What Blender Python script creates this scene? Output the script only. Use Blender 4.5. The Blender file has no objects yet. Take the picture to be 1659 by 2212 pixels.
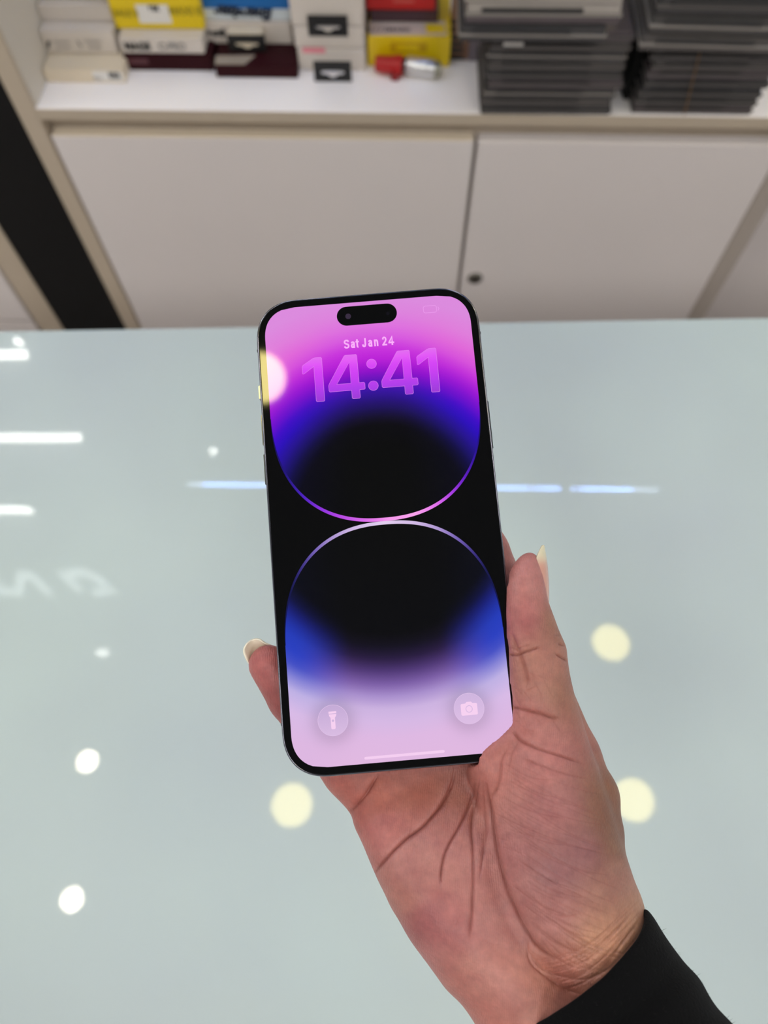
import bpy, math, random
import numpy as np
from mathutils import Matrix, Vector

random.seed(7); np.random.seed(7)
sc = bpy.context.scene
COL = sc.collection

# ------------------------------------------------------------------ camera
FPX, CX, CY = 1500.0, 829.5, 1106.0
CAM = Vector((0.0, 0.0, 1.5))
NAD = math.atan(733.0 / 1500.0)           # optical axis away from straight down
ROLL = 0.0177
F0 = Vector((0, math.sin(NAD), -math.cos(NAD)))
R0 = Vector((1, 0, 0)); U0 = Vector((0, math.cos(NAD), math.sin(NAD)))
RV = R0 * math.cos(ROLL) - U0 * math.sin(ROLL)
UV = U0 * math.cos(ROLL) + R0 * math.sin(ROLL)
CM = Matrix(((RV.x, UV.x, -F0.x, CAM.x), (RV.y, UV.y, -F0.y, CAM.y), (RV.z, UV.z, -F0.z, CAM.z), (0, 0, 0, 1)))
cd = bpy.data.cameras.new('camera'); cam = bpy.data.objects.new('camera', cd); COL.objects.link(cam)
cam.matrix_world = CM
cd.sensor_fit = 'HORIZONTAL'; cd.sensor_width = 36.0; cd.lens = 36.0 * FPX / 1659.0
cd.clip_start = 0.01; cd.clip_end = 50
cd.dof.use_dof = True; cd.dof.focus_distance = 0.232; cd.dof.aperture_fstop = cd.lens / 3.0
sc.camera = cam

# ------------------------------------------------------------------ world, exposure
sc.view_settings.view_transform = 'Standard'; sc.view_settings.look = 'None'
sc.view_settings.gamma = 1.0; sc.view_settings.exposure = 0.0
sc.view_settings.use_curve_mapping = False
w = bpy.data.worlds.new('world'); sc.world = w; w.use_nodes = True
w.node_tree.nodes['Background'].inputs[0].default_value = (1.0, 0.985, 0.97, 1)
w.node_tree.nodes['Background'].inputs[1].default_value = 0.45
sc.cycles.use_denoising = True
sc.cycles.max_bounces = 6
FILL_L = 10.4                             # radiance of the added, unseen ceiling fill panels

# ------------------------------------------------------------------ helpers
def s2l(c):
    c = np.asarray(c, float) / 255.0
    return np.where(c <= 0.04045, c / 12.92, ((c + 0.055) / 1.055) ** 2.4)

def rgb(r, g, b):
    return tuple(float(x) for x in s2l((r, g, b))) + (1.0,)

def mat(name, col, rough=0.5, metal=0.0, spec=0.5, ior=None, noise=None, bump=None, emit=None, coat=0.0, alpha=None, sheen=0.0, trans=0.0):
    m = bpy.data.materials.new(name); m.use_nodes = True
    nt = m.node_tree; p = nt.nodes['Principled BSDF']
    p.inputs['Base Color'].default_value = col
    p.inputs['Roughness'].default_value = rough
    p.inputs['Metallic'].default_value = metal
    p.inputs['Specular IOR Level'].default_value = spec
    if ior: p.inputs['IOR'].default_value = ior
    p.inputs['Coat Weight'].default_value = coat
    p.inputs['Sheen Weight'].default_value = sheen
    p.inputs['Transmission Weight'].default_value = trans
    tc = nt.nodes.new('ShaderNodeTexCoord')
    if noise:      # (scale, amount) broad tone variation of the surface itself
        n = nt.nodes.new('ShaderNodeTexNoise'); n.inputs['Scale'].default_value = noise[0]; n.inputs['Detail'].default_value = 4
        nt.links.new(tc.outputs['Object'], n.inputs['Vector'])
        mx = nt.nodes.new('ShaderNodeMix'); mx.data_type = 'RGBA'
        mx.inputs[6].default_value = tuple(c * (1 - noise[1]) for c in col[:3]) + (1,)
        mx.inputs[7].default_value = tuple(min(1, c * (1 + noise[1])) for c in col[:3]) + (1,)
        nt.links.new(n.outputs['Fac'], mx.inputs[0]); nt.links.new(mx.outputs[2], p.inputs['Base Color'])
    if bump:       # (scale, strength, distance)
        n = nt.nodes.new('ShaderNodeTexNoise'); n.inputs['Scale'].default_value = bump[0]; n.inputs['Detail'].default_value = 3
        nt.links.new(tc.outputs['Object'], n.inputs['Vector'])
        b = nt.nodes.new('ShaderNodeBump'); b.inputs['Strength'].default_value = bump[1]; b.inputs['Distance'].default_value = bump[2]
        nt.links.new(n.outputs['Fac'], b.inputs['Height']); nt.links.new(b.outputs['Normal'], p.inputs['Normal'])
    if emit:       # (colour, strength)
        p.inputs['Emission Color'].default_value = emit[0]; p.inputs['Emission Strength'].default_value = emit[1]
    return m

def new(name, verts, faces, m=None, parent=None, smooth=False, mw=None):
    me = bpy.data.meshes.new(name); me.from_pydata([tuple(v) for v in verts], [], [tuple(f) for f in faces]); me.update()
    if smooth: me.polygons.foreach_set('use_smooth', [True] * len(me.polygons))
    o = bpy.data.objects.new(name, me); COL.objects.link(o)
    if m: me.materials.append(m)
    if parent: o.parent = parent
    elif mw is not None: o.matrix_world = mw
    return o

def empty(name, mw=None):
    o = bpy.data.objects.new(name, None); COL.objects.link(o); o.empty_display_size = 0.02
    if mw is not None: o.matrix_world = mw
    return o

def tag(o, label=None, cat=None, group=None, kind=None):
    if label: o['label'] = label
    if cat: o['category'] = cat
    if group: o['group'] = group
    if kind: o['kind'] = kind
    return o

def box_vf(x0, x1, y0, y1, z0, z1, b=0.0):
    """box with chamfered edges (b)"""
    if b <= 0:
        v = [(x, y, z) for z in (z0, z1) for y in (y0, y1) for x in (x0, x1)]
        f = [(0, 2, 3, 1), (4, 5, 7, 6), (0, 1, 5, 4), (2, 6, 7, 3), (0, 4, 6, 2), (1, 3, 7, 5)]
        return v, f
    import bmesh
    bm = bmesh.new(); bmesh.ops.create_cube(bm, size=1)
    for q in bm.verts:
        q.co = Vector((x0 + (q.co.x + .5) * (x1 - x0), y0 + (q.co.y + .5) * (y1 - y0), z0 + (q.co.z + .5) * (z1 - z0)))
    bmesh.ops.bevel(bm, geom=bm.edges[:], offset=b, segments=2, affect='EDGES')
    v = [tuple(q.co) for q in bm.verts]; f = [tuple(q.index for q in fc.verts) for fc in bm.faces]
    bm.verts.index_update(); f = [tuple(q.index for q in fc.verts) for fc in bm.faces]
    bm.free(); return v, f

def join(*vfs):
    V, F = [], []
    for v, f in vfs:
        n = len(V); V += list(v); F += [tuple(i + n for i in q) for q in f]
    return V, F

def cyl_vf(p0, p1, r0, r1, n=24, caps=True):
    p0, p1 = Vector(p0), Vector(p1); a = (p1 - p0).normalized()
    s = a.orthogonal().normalized(); t = a.cross(s)
    V = []
    for p, r in ((p0, r0), (p1, r1)):
        for i in range(n):
            q = 2 * math.pi * i / n; V.append(tuple(p + (s * math.cos(q) + t * math.sin(q)) * r))
    F = [(i, (i + 1) % n, n + (i + 1) % n, n + i) for i in range(n)]
    if caps: F += [tuple(range(n - 1, -1, -1)), tuple(range(n, 2 * n))]
    return V, F

def strip(pts, width, z, closed=False, widths=None):
    P = np.array(pts, float); n = len(P); V = []
    for i in range(n):
        a = P[i - 1] if (i > 0 or closed) else P[i]; b = P[(i + 1) % n] if (i < n - 1 or closed) else P[i]
        d0 = P[i] - a; d1 = b - P[i]
        l0, l1 = np.linalg.norm(d0), np.linalg.norm(d1)
        if l0 < 1e-9: d0, l0 = d1, l1
        if l1 < 1e-9: d1, l1 = d0, l0
        n0 = np.array([-d0[1], d0[0]]) / l0; n1 = np.array([-d1[1], d1[0]]) / l1
        m = n0 + n1; m /= max(np.linalg.norm(m), 1e-6); m /= max(m @ n0, 0.5)
        hw = (widths[i] if widths is not None else width) / 2
        V += [(*(P[i] + m * hw), z), (*(P[i] - m * hw), z)]
    F = [(2 * i, 2 * i + 1, 2 * i + 3, 2 * i + 2) for i in range(n - 1)]
    if closed: F.append((2 * n - 2, 2 * n - 1, 1, 0))
    return V, F

def text_vf(s, size, bold=0.0, shear=0.0, spacing=1.0, extrude=0.0):
    c = bpy.data.curves.new('t', 'FONT'); c.body = s; c.size = size; c.offset = bold; c.shear = shear
    c.space_character = spacing; c.extrude = extrude; c.align_x = 'CENTER'; c.align_y = 'CENTER'
    o = bpy.data.objects.new('t', c); COL.objects.link(o)
    bpy.context.view_layer.update()
    me = bpy.data.meshes.new_from_object(o.evaluated_get(bpy.context.evaluated_depsgraph_get()))
    V = [tuple(v.co) for v in me.vertices]; F = [tuple(p.vertices) for p in me.polygons]
    bpy.data.objects.remove(o); bpy.data.curves.remove(c); bpy.data.meshes.remove(me)
    return V, F

def ray(u, v):
    return (RV * ((u - CX) / FPX) - UV * ((v - CY) / FPX) + F0)

# ------------------------------------------------------------------ frames of the place
GLASS_Z = 1.0
YAW = 0.046
CAB_D = 0.85                                # distance of the cabinet's front plane
M_cab = Matrix.Translation((0, 0, 0)) @ Matrix.Rotation(-YAW, 4, 'Z') @ Matrix.Translation((0, CAB_D, 0))
M_cabi = M_cab.inverted()
def cab_plane(u, v, y=0.0):                 # a point of the cabinet's vertical plane at depth y, in cabinet coordinates
    o = M_cabi @ CAM; d = M_cabi.to_3x3() @ ray(u, v); t = (y - o.y) / d.y; return o + d * t
def cab_level(u, v, z):                     # a point at height z, in cabinet coordinates
    o = M_cabi @ CAM; d = M_cabi.to_3x3() @ ray(u, v); t = (z - o.z) / d.z; return o + d * t

# ------------------------------------------------------------------ materials of the setting
white_lam = mat('white laminate', rgb(224, 217, 214), 0.38, noise=(2.5, 0.03), bump=(300, 0.05, 0.0005))
shelf_lam = mat('white shelf laminate', rgb(250, 245, 243), 0.35, noise=(5, 0.03))
edge_lam = mat('beige edge banding', rgb(188, 174, 154), 0.5, noise=(9, 0.05))
blackpan = mat('black panel', rgb(9, 9, 9), 0.6, spec=.25, noise=(6, 0.1))
ceil_m = mat('ceiling paint', rgb(150, 152, 155), 0.9, noise=(1.5, 0.08))
floor_m = mat('floor tile', rgb(150, 145, 140), 0.4, noise=(4, 0.1))

# floor and ceiling
tag(new('floor', *box_vf(-3.2, 3.2, -2.8, 3.4, -0.05, 0.0), floor_m), kind='structure')
tag(new('ceiling', *box_vf(-3.2, 3.2, -2.8, 3.4, 3.0, 3.06), ceil_m), kind='structure')

# ------------------------------------------------------------------ ceiling lights
def em(name, col, s):
    return mat(name, (0.8, 0.8, 0.8, 1), 0.4, emit=(col, s))
frame_m = mat('white fitting', rgb(230, 230, 228), 0.4)
fill_m = em('fill panel glow', (1.0, 0.985, 0.965, 1), FILL_L)
def panel(x, y, sx, sy, label):  # unseen panels added as the main fill light of the scene
    e = empty('fill_panel', Matrix.Translation((x, y, 3.0)))
    new('fill_panel_frame', *join(box_vf(-sx, sx, -sy, -sy + .02, -.03, 0), box_vf(-sx, sx, sy - .02, sy, -.03, 0),
        box_vf(-sx, -sx + .02, -sy + .02, sy - .02, -.03, 0), box_vf(sx - .02, sx, -sy + .02, sy - .02, -.03, 0)), frame_m, e)
    new('diffuser', *box_vf(-sx + .02, sx - .02, -sy + .02, sy - .02, -.025, -.002), fill_m, e)
    tag(e, label, 'light', 'added fill light panels kept outside the mirrored area')
for (x, y) in ((-2.4, -1.3), (-0.8, -1.5), (0.8, -1.5), (2.4, -1.3), (2.45, 0.4), (2.45, 1.9), (-2.45, 0.4), (-2.45, 1.9), (-0.75, 2.78), (0.95, 2.78)):
    panel(x, y, .4, .4, 'square white fill light panel added at the grey ceiling, outside the picture')

def mirror_in_glass(u, v, z=3.0):           # where on the ceiling a lamp hangs whose reflection shows there
    d = ray(u, v); k = ((CAM.z - GLASS_Z) + (z - GLASS_Z)) / -d.z
    return CAM.x + d.x * k, CAM.y + d.y * k
def disc_vf(r, z, n=40, r2=None):
    V = [(0, 0, z)] + [(r * math.cos(2 * math.pi * i / n), r * math.sin(2 * math.pi * i / n), z) for i in range(n)]
    return V, [(0, 1 + (i + 1) % n, 1 + i) for i in range(n)]
def downlight(x, y, r, m, label, group=None):
    e = empty('ceiling_downlight', Matrix.Translation((x, y, 3.0)))
    n = 40; V, F = [], []
    prof = [(r, -.004), (r + .004, -.010), (r + .012, -.008), (r + .014, 0.0)]
    for rr, z in prof:
        V += [(rr * math.cos(2 * math.pi * i / n), rr * math.sin(2 * math.pi * i / n), z) for i in range(n)]
    for k in range(3):
        F += [(k * n + i, (k + 1) * n + i, (k + 1) * n + (i + 1) % n, k * n + (i + 1) % n) for i in range(n)]
    new('trim_ring', V, F, frame_m, e, True)
    new('diffuser', *disc_vf(r, -.005), m, e)
    tag(e, label, 'light', group)
yel = em('yellow lamp', (1.0, 0.84, 0.30, 1), 25)
warm = em('warm lamp', (1.0, 0.90, 0.72, 1), 90)
for (u, v, lab) in ((631, 1739, 'round yellowish ceiling downlight mirrored in the glass below the phone'),
                    (1319, 1389, 'round yellowish ceiling downlight mirrored right of the thumb'),
                    (1368, 1728, 'round yellowish ceiling downlight mirrored beside the back of the hand')):
    downlight(*mirror_in_glass(u, v), 0.067, yel, lab)
for (u, v, lab) in ((190, 1645, 'small warm white spotlight mirrored at the left, the farther one'),
                    (157, 1943, 'small warm white spotlight mirrored at the lower left, the nearer one')):
    downlight(*mirror_in_glass(u, v), 0.034, warm, lab)

tube_m = em('tube light', (1.0, 1.0, 0.93, 1), 48)
def tube(u0, v0, u1, v1, r, label, m=tube_m, group=None, name='tube_light'):
    x0, y0 = mirror_in_glass(u0, v0); x1, y1 = mirror_in_glass(u1, v1)
    c = Vector(((x0 + x1) / 2, (y0 + y1) / 2, 3.0)); a = Vector((x0, y0, 3.0)) - c; b = Vector((x1, y1, 3.0)) - c
    e = empty(name, Matrix.Translation(c)); d = (b - a).normalized()
    dz = Vector((0, 0, -.012 - r))
    new('tube', *cyl_vf(a + dz, b + dz, r, r, 16), m, e, True)
    new('end_cap', *cyl_vf(a - d * .012 + dz, a + dz, r * .9, r * .9, 16), frame_m, e)
    new('end_cap', *cyl_vf(b + dz, b + d * .012 + dz, r * .9, r * .9, 16), frame_m, e)
    s = d.cross(Vector((0, 0, 1))) * r * 1.2
    V = [tuple(p + q + Vector((0, 0, z))) for z in (-.012, 0) for p, q in ((a, -s), (b, -s), (b, s), (a, s))]
    new('batten', V, [(0, 1, 2, 3), (4, 7, 6, 5), (0, 4, 5, 1), (1, 5, 6, 2), (2, 6, 7, 3), (3, 7, 4, 0)], frame_m, e)
    tag(e, label, 'light', group)
tube(-320, 774, 68, 774, .016, 'tube light mirrored at the upper left of the glass, farthest of the three long tubes')
tube(-330, 952, 182, 952, .014, 'tube light mirrored at the left of the glass, the middle long tube')
tube(-330, 1107, 102, 1107, .012, 'tube light mirrored at the left of the glass, the nearest long tube')
tube(188, 1105, 205, 1106, .013, 'short lamp mirrored just right of the nearest long tube')
tube(248, 1101, 280, 1106, .014, 'short lamp mirrored right beside another short one, the brighter')
tube(458, 984, 468, 977, .011, 'tiny oblique lamp mirrored above the blue light strip')
tube(42, 752, 48, 745, .018, 'small lamp mirrored just above the farthest long tube')
dim_m = em('dim lamp', (1.0, 1.0, 0.95, 1), 24)
tube(215, 1413, 240, 1413, .011, 'faint small lamp mirrored at the left of the glass', dim_m)
# faint lit shop sign letters, mirrored at the left edge
sgn = em('sign letters', (0.9, 0.98, 1.0, 1), 7.5)
def from_px(polys, z=2.97):
    V, F = [], []
    for pl in polys:
        n = len(V)
        for u, v in pl: V.append((*mirror_in_glass(u, v, z), z))
        F.append(tuple(range(n, n + len(pl))))
    return V, F
bar = empty('sign_letters', Matrix.Translation((*mirror_in_glass(110, 1258, 3.0), 3.0)))
def sign_letter(nm, strokes, wd):
    V, F = [], []
    for st in strokes:
        a, f = strip(st, wd, 0); n = len(V)
        V += a; F += [tuple(i + n for i in q) for q in f]
    W = []
    for (u, v, _) in V:
        x, y = mirror_in_glass(u, v, 2.98); W.append((x - bar.location.x, y - bar.location.y, -.02))
    W2 = [(x, y, 0.0) for x, y, z in W]
    n = len(W); Q = [(a, b, b + n, a + n) for f in F for a, b in zip(f, f[1:] + f[:1])]
    new('letter', W + W2, F + [tuple(i + n for i in f) for f in F] + Q, sgn, bar)
sign_letter('letter', [[(-25, 1250), (5, 1275), (38, 1278), (42, 1240), (62, 1240), (104, 1280)]], 15)
sign_letter('letter', [[(170, 1272), (134, 1240), (178, 1232), (222, 1256)], [(222, 1268), (238, 1274), (200, 1278)]], 15)
tag(bar, 'faint pale sign letters mirrored at the left edge of the glass', 'sign')

# blue LED strip
led_m = em('blue led', (0.26, 0.46, 1.0, 1), 100)
led_w = em('pale led', (0.6, 0.75, 1.0, 1), 26)
strip_m = mat('led tape', rgb(200, 205, 215), 0.4)
xa, ya = mirror_in_glass(400, 1046, 2.2); xb, yb = mirror_in_glass(1425, 1059, 2.2)
LS = empty('led_strip', Matrix.Translation(((xa + xb) / 2, (ya + yb) / 2, 2.2)))
org = Vector(LS.location)
A_, B_ = Vector((xa, ya, 2.2)) - org, Vector((xb, yb, 2.2)) - org
dd = (B_ - A_).normalized(); nn = dd.cross(Vector((0, 0, 1)))
V = [tuple(p + nn * s * .007 + Vector((0, 0, z))) for z in (0, .004) for p, s in ((A_, -1), (B_, -1), (B_, 1), (A_, 1))]
new('strip_tape', V, [(0, 1, 2, 3), (4, 7, 6, 5), (0, 4, 5, 1), (1, 5, 6, 2), (2, 6, 7, 3), (3, 7, 4, 0)], strip_m, LS)
led_me = None
u = 410.0
while u < 1422:
    skip = (1146 < u < 1149) or (1206 < u < 1232) or (1244 < u < 1254) or (1345 < u < 1349)
    if not skip:
        v = 1046 + (u - 405) * 12 / 1017; x, y = mirror_in_glass(u, v, 2.2)
        dim = u < 440 or u > 1366
        key = 'w' if dim else 'b'
        if led_me is None: led_me = {}
        if key not in led_me:
            o = new('led', *cyl_vf((0, 0, -.0025), (0, 0, 0), .0042, .0048, 8), led_w if dim else led_m, LS)
            led_me[key] = o.data
        else:
            o = bpy.data.objects.new('led', led_me[key]); COL.objects.link(o); o.parent = LS
        o.location = Vector((x, y, 2.2)) - org
    u += 8.2
tag(LS, 'blue LED light strip mirrored as a dotted line across the glass', 'light')
# the valance the strip is fixed under
tag(new('trim_1', *join(([tuple(p + org + nn * s * w_ + Vector((0, 0, z))) for z in (.004, .79) for p, s, w_ in ((A_ - dd * .5, -1, .012), (B_ + dd * .5, -1, .012), (B_ + dd * .5, 1, .012), (A_ - dd * .5, 1, .012))],
    [(0, 1, 2, 3), (4, 7, 6, 5), (0, 4, 5, 1), (1, 5, 6, 2), (2, 6, 7, 3), (3, 7, 4, 0)])), ceil_m), kind='structure')

# ------------------------------------------------------------------ counter
gl = bpy.data.materials.new('back painted glass'); gl.use_nodes = True
nt = gl.node_tree; p = nt.nodes['Principled BSDF']
p.inputs['Roughness'].default_value = 0.02; p.inputs['IOR'].default_value = 1.45; p.inputs['Specular IOR Level'].default_value = 0.27
tc = nt.nodes.new('ShaderNodeTexCoord')
n1 = nt.nodes.new('ShaderNodeTexNoise'); n1.inputs['Scale'].default_value = 4.5; n1.inputs['Detail'].default_value = 2; n1.inputs['Roughness'].default_value = .4
mp = nt.nodes.new('ShaderNodeMapping'); mp.inputs['Location'].default_value = (3.1, 1.7, 0)
nt.links.new(tc.outputs['Object'], mp.inputs[0]); nt.links.new(mp.outputs[0], n1.inputs['Vector'])
cr = nt.nodes.new('ShaderNodeValToRGB'); cr.color_ramp.elements[0].position = .32; cr.color_ramp.elements[1].position = .68
cr.color_ramp.elements[0].color = rgb(172, 182, 184); cr.color_ramp.elements[1].color = rgb(181, 194, 191)  # cloudy ceiling reflections put into the glass colour as soft noise
nt.links.new(n1.outputs['Fac'], cr.inputs[0]); nt.links.new(cr.outputs[0], p.inputs['Base Color'])
gedge = mat('green glass edge', rgb(205, 220, 212), 0.15)
FAR = 0.4375
CT = empty('counter', Matrix.Translation((0, .06, 0)))
new('glass_top', *box_vf(-1.4, 1.4, -.48, FAR - .06, GLASS_Z - .010, GLASS_Z, .0012), gl, CT)
new('cabinet_body', *box_vf(-1.38, 1.38, -.46, FAR - .08, .08, GLASS_Z - .0105), white_lam, CT)
new('plinth', *box_vf(-1.36, 1.36, -.42, FAR - .12, .0005, .08), edge_lam, CT)
tag(CT, 'white shop counter topped with pale green back-painted glass', 'counter')

# ------------------------------------------------------------------ cabinet
def cab(name, vf, m, parent=None, base=None):
    """mesh given in cabinet coordinates"""
    if parent is not None:
        b = Vector(parent['b']); v = [tuple(Vector(q) - b) for q in vf[0]]
        return new(name, v, vf[1], m, parent)
    b = Vector(base) if base is not None else Vector((0, 0, 0))
    v = [tuple(Vector(q) - b) for q in vf[0]]
    return new(name, v, vf[1], m, mw=M_cab @ Matrix.Translation(b))
def cab_root(name, base):
    e = empty(name, M_cab @ Matrix.Translation(Vector(base))); e['b'] = list(base); return e

ZS = cab_plane(600, 240).z                  # shelf top height
Zb = cab_plane(600, 264).z                  # underside of the shelf board
Zd = cab_plane(600, 300).z                  # top of the doors
xL = cab_plane(78, 238).x                   # inner face of the left side
xLo = cab_plane(34, 238).x                  # outer face
xs = cab_plane(1030, 297).x                 # door seam
xR = cab_plane(1495, 670).x                 # right end of the right door
xd0 = cab_plane(112, 300).x
base = cab_root('shelf_cabinet', (0.2, .2, 0))
XR2 = xR + .055
cab('shelf_board', box_vf(xL, XR2 + .9, 0, .40, Zb, ZS, .0008), shelf_lam, base)
cab('shelf_edge', box_vf(xL, XR2 + .9, -.0012, -.0001, Zb, ZS - .0008), edge_lam, base)
cab('side_panel', box_vf(xLo, xL - .0002, 0, .41, 0.001, ZS + .75, .001), edge_lam, base)
cab('side_lining', box_vf(xL - .0001, xL + .0015, .004, .399, ZS + .0005, ZS + .75), mat('lining laminate', rgb(200, 193, 180), .45), base)
cab('back_panel', box_vf(xL + .002, XR2 + .9, .4005, .41, Zb, ZS + .75), edge_lam, base)
cab('carcass', box_vf(xL, XR2 - .02, .022, .40, .08, Zb - .0005), edge_lam, base)
cab('plinth', box_vf(xL, XR2 - .02, .03, .38, .001, .0795), edge_lam, base)
# doors
for i, (a, b) in enumerate(((xd0, xs - .0025), (xs + .0025, xR))):
    d = cab('door', box_vf(a, b, 0, .019, .085, Zd, .0015), white_lam, base)
    cab('door_edge', box_vf(a + .002, b - .002, .001, .018, Zd - .0004, Zd + .0012), mat('pale edge banding', rgb(226, 212, 190), .45), base) if i == 0 else None
    if i == 1:
        lk = cab_plane(1026, 601); brass = mat('nickel lock', rgb(120, 116, 108), .35, .7)
        bb = Vector(base['b'])
        cv, cf = cyl_vf((lk.x, -.0025, lk.z), (lk.x, .0, lk.z), .0105, .0125, 28)
        lo = new('lock', [tuple(Vector(q) - bb) for q in cv], cf, brass, d)
        lo2 = new('keyhole', [tuple(Vector(q) - bb) for q in join(cyl_vf((lk.x, -.0032, lk.z), (lk.x, -.0024, lk.z), .0055, .0062, 20), box_vf(lk.x - .0008, lk.x + .0008, -.0036, -.0030, lk.z - .004, lk.z + .004))[0]],
                  join(cyl_vf((lk.x, -.0032, lk.z), (lk.x, -.0024, lk.z), .0055, .0062, 20), box_vf(lk.x - .0008, lk.x + .0008, -.0036, -.0030, lk.z - .004, lk.z + .004))[1], mat('dark keyhole', rgb(60, 56, 50), .5, .5), d)
# rounded end post right of the right door
n = 14; r = .05; V, F = [], []
prof = [(xR + .0003, .0)] + [(xR + .0003 + r * math.sin(q), r - r * math.cos(q)) for q in np.linspace(0, math.pi / 2, n)] + [(xR + .0003 + r, .30), (xR + .0003, .30)]
for z in (.002, Zb - .001): V += [(x, y, z) for x, y in prof]
k = len(prof)
F = [(i, (i + 1) % k, k + (i + 1) % k, k + i) for i in range(k)] + [tuple(range(k - 1, -1, -1)), tuple(range(k, 2 * k))]
cab('end_post', (V, F), mat('shade-darkened laminate', rgb(172, 162, 152), .45, noise=(6, .04)), base)  # shade on the curved end put into a darker laminate colour
del base['b']
tag(base, 'white laminate cabinet with open shelf above two flush doors behind the counter', 'cabinet')
BASE_DONE = True
# wall behind / neighbour on the right, seen past the rounded end
o = cab('wall_right', box_vf(XR2 + .001, XR2 + .9, .10, .14, .001, Zb - .002), white_lam, base=(XR2 + .4, .12, 0)); tag(o, kind='structure')
# black upright panel left of the cabinet
xk0 = cab_plane(130, 700).x; 
o = cab('pillar', box_vf(xk0, xLo - .0005, .0, .35, .001, ZS + .75, .001), blackpan, base=((xk0 + xLo) / 2, .17, 0))
tag(o, 'matt black upright pillar between two white cabinets at the left', 'pillar')
# neighbour cabinet at the far left
e = cab_root('side_cabinet', (xk0 - .3, .2, 0))
xq = cab_plane(78, 700).x
cab('side_panel', box_vf(xq, xk0 - .0005, .002, .41, .001, ZS + .5, .001), edge_lam, e)
cab('door', box_vf(xq - .62, xq - .003, .0, .019, .52, Zd, .0015), white_lam, e)
cab('drawer_front', box_vf(xq - .62, xq - .003, .0, .019, .30, .515, .0015), white_lam, e)
cab('drawer_front', box_vf(xq - .62, xq - .003, .0, .019, .085, .295, .0015), white_lam, e)
cab('carcass', box_vf(xq - .64, xq - .001, .022, .41, .001, Zb), edge_lam, e)
del e['b']; tag(e, 'neighbouring white cabinet with drawers at the far left edge', 'cabinet')
tag(new('wall_back', *box_vf(-3.2, 3.2, 3.3, 3.4, 0.001, 2.999), white_lam), kind='structure')

# ------------------------------------------------------------------ goods on the shelf
M = {}
def col_mat(nm, r, g, b, rough=.45, **k):
    key = (nm,)
    if key not in M: M[key] = mat(nm, rgb(r, g, b), rough, **k)
    return M[key]
def carton(name, u0, u1, vb, vt, z0, depth, m, label, cat='box', bev=.0008, tilt=0.0, dfix=None, group=None):
    """a box whose front bottom edge rests at height z0; returns root, x0,x1,y,z0,z1"""
    p0 = cab_level(u0, vb, z0); y = p0.y if dfix is None else dfix
    a = cab_plane(u0, vb, y); b = cab_plane(u1, vb, y); t = cab_plane((u0 + u1) / 2, vt, y)
    x0, x1, z1 = max(a.x, xL + .0025), b.x, t.z
    e = cab_root(name, ((x0 + x1) / 2, y + depth / 2, z0))
    cab('carton', box_vf(x0, x1, y, y + depth, z0 + .0002, z1, bev), m, e)
    tag(e, label, cat, group)
    e['g'] = [x0, x1, y, z0, z1]
    return e
def on_front(e, name, u0, u1, v0, v1, m, off=.0006, th=.0005):
    y = e['g'][2]; a = cab_plane(u0, v1, y); b = cab_plane(u1, v0, y)
    cab(name, box_vf(a.x, b.x, y - off, y - off + th, a.z, b.z), m, e)
def write(e, s, uc, vc, size, m, bold=0.0, rot=0.0, shear=0.0, spacing=1.0, off=.0009, name='lettering'):
    y = e['g'][2]; c = cab_plane(uc, vc, y); V, F = text_vf(s, size, bold, shear, spacing)
    R = []
    for x, yy, z in V:
        xr = x * math.cos(rot) - yy * math.sin(rot); zr = x * math.sin(rot) + yy * math.cos(rot)
        R.append((c.x + xr, y - off, c.z + zr))
    cab(name, (R, F), m, e)
def write_top(e, s, uc, vc, size, m, name='lettering', bold=0.0):
    z = e['g'][4] + .0004; c = cab_level(uc, vc, z); V, F = text_vf(s, size, bold)
    cab(name, ([(c.x + x, c.y + y, z) for x, y, _ in V], F), m, e)
ink = col_mat('black print', 30, 30, 32); grey = col_mat('grey print', 140, 135, 130)
white_c = col_mat('white carton', 208, 199, 189, noise=(20, .03)); cream = col_mat('cream carton', 218, 204, 180, noise=(20, .04))
maroon = col_mat('maroon carton', 46, 8, 15, .6, spec=.15); yellow = col_mat('yellow carton', 226, 196, 8, .4, noise=(25, .05))
blue = col_mat('blue carton', 0, 98, 168, .4, noise=(15, .06)); red = col_mat('red carton', 190, 22, 20, .4)
sticker = col_mat('white sticker', 225, 222, 216); blackt = col_mat('black tag', 16, 16, 17, .4)
goods = []
# column 1
c1 = carton('product_box', 101, 272, 178, 152, ZS, .14, cream, 'flat cream box lying on the shelf at the left, lowest of the pale stack'); goods.append(c1)
on_front(c1, 'sticker', 205, 262, 154, 174, sticker); write(c1, 'IIIII', 247, 163, .012, ink, .0004); write(c1, 'Rev', 212, 168, .007, ink)
z = c1['g'][4]
c2 = carton('product_box', 94, 262, 131, 68, z + .001, .13, white_c, 'tall white box with two small grey logos standing on the flat cream box', dfix=c1['g'][2] + .035); goods.append(c2)
write(c2, 'f', 105, 96, .013, ink, .0006, -.3); write(c2, 'camera\nsystem', 135, 95, .007, grey); write(c2, '\\', 172, 95, .011, ink, .0004); write(c2, 'titanium\ndesign', 203, 94, .007, grey)
z = c2['g'][4]
c3 = carton('product_box', 44, 243, 38, 12, z + .0005, .12, white_c, 'plain white box on top of the white box with logos', dfix=c2['g'][2] + .022); goods.append(c3)
c3b = carton('product_box', 28, 238, 4, -50, c3['g'][4] + .0005, .12, white_c, 'topmost white box of the left stack, cut off by the frame', dfix=c3['g'][2] + .012); goods.append(c3b)
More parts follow.
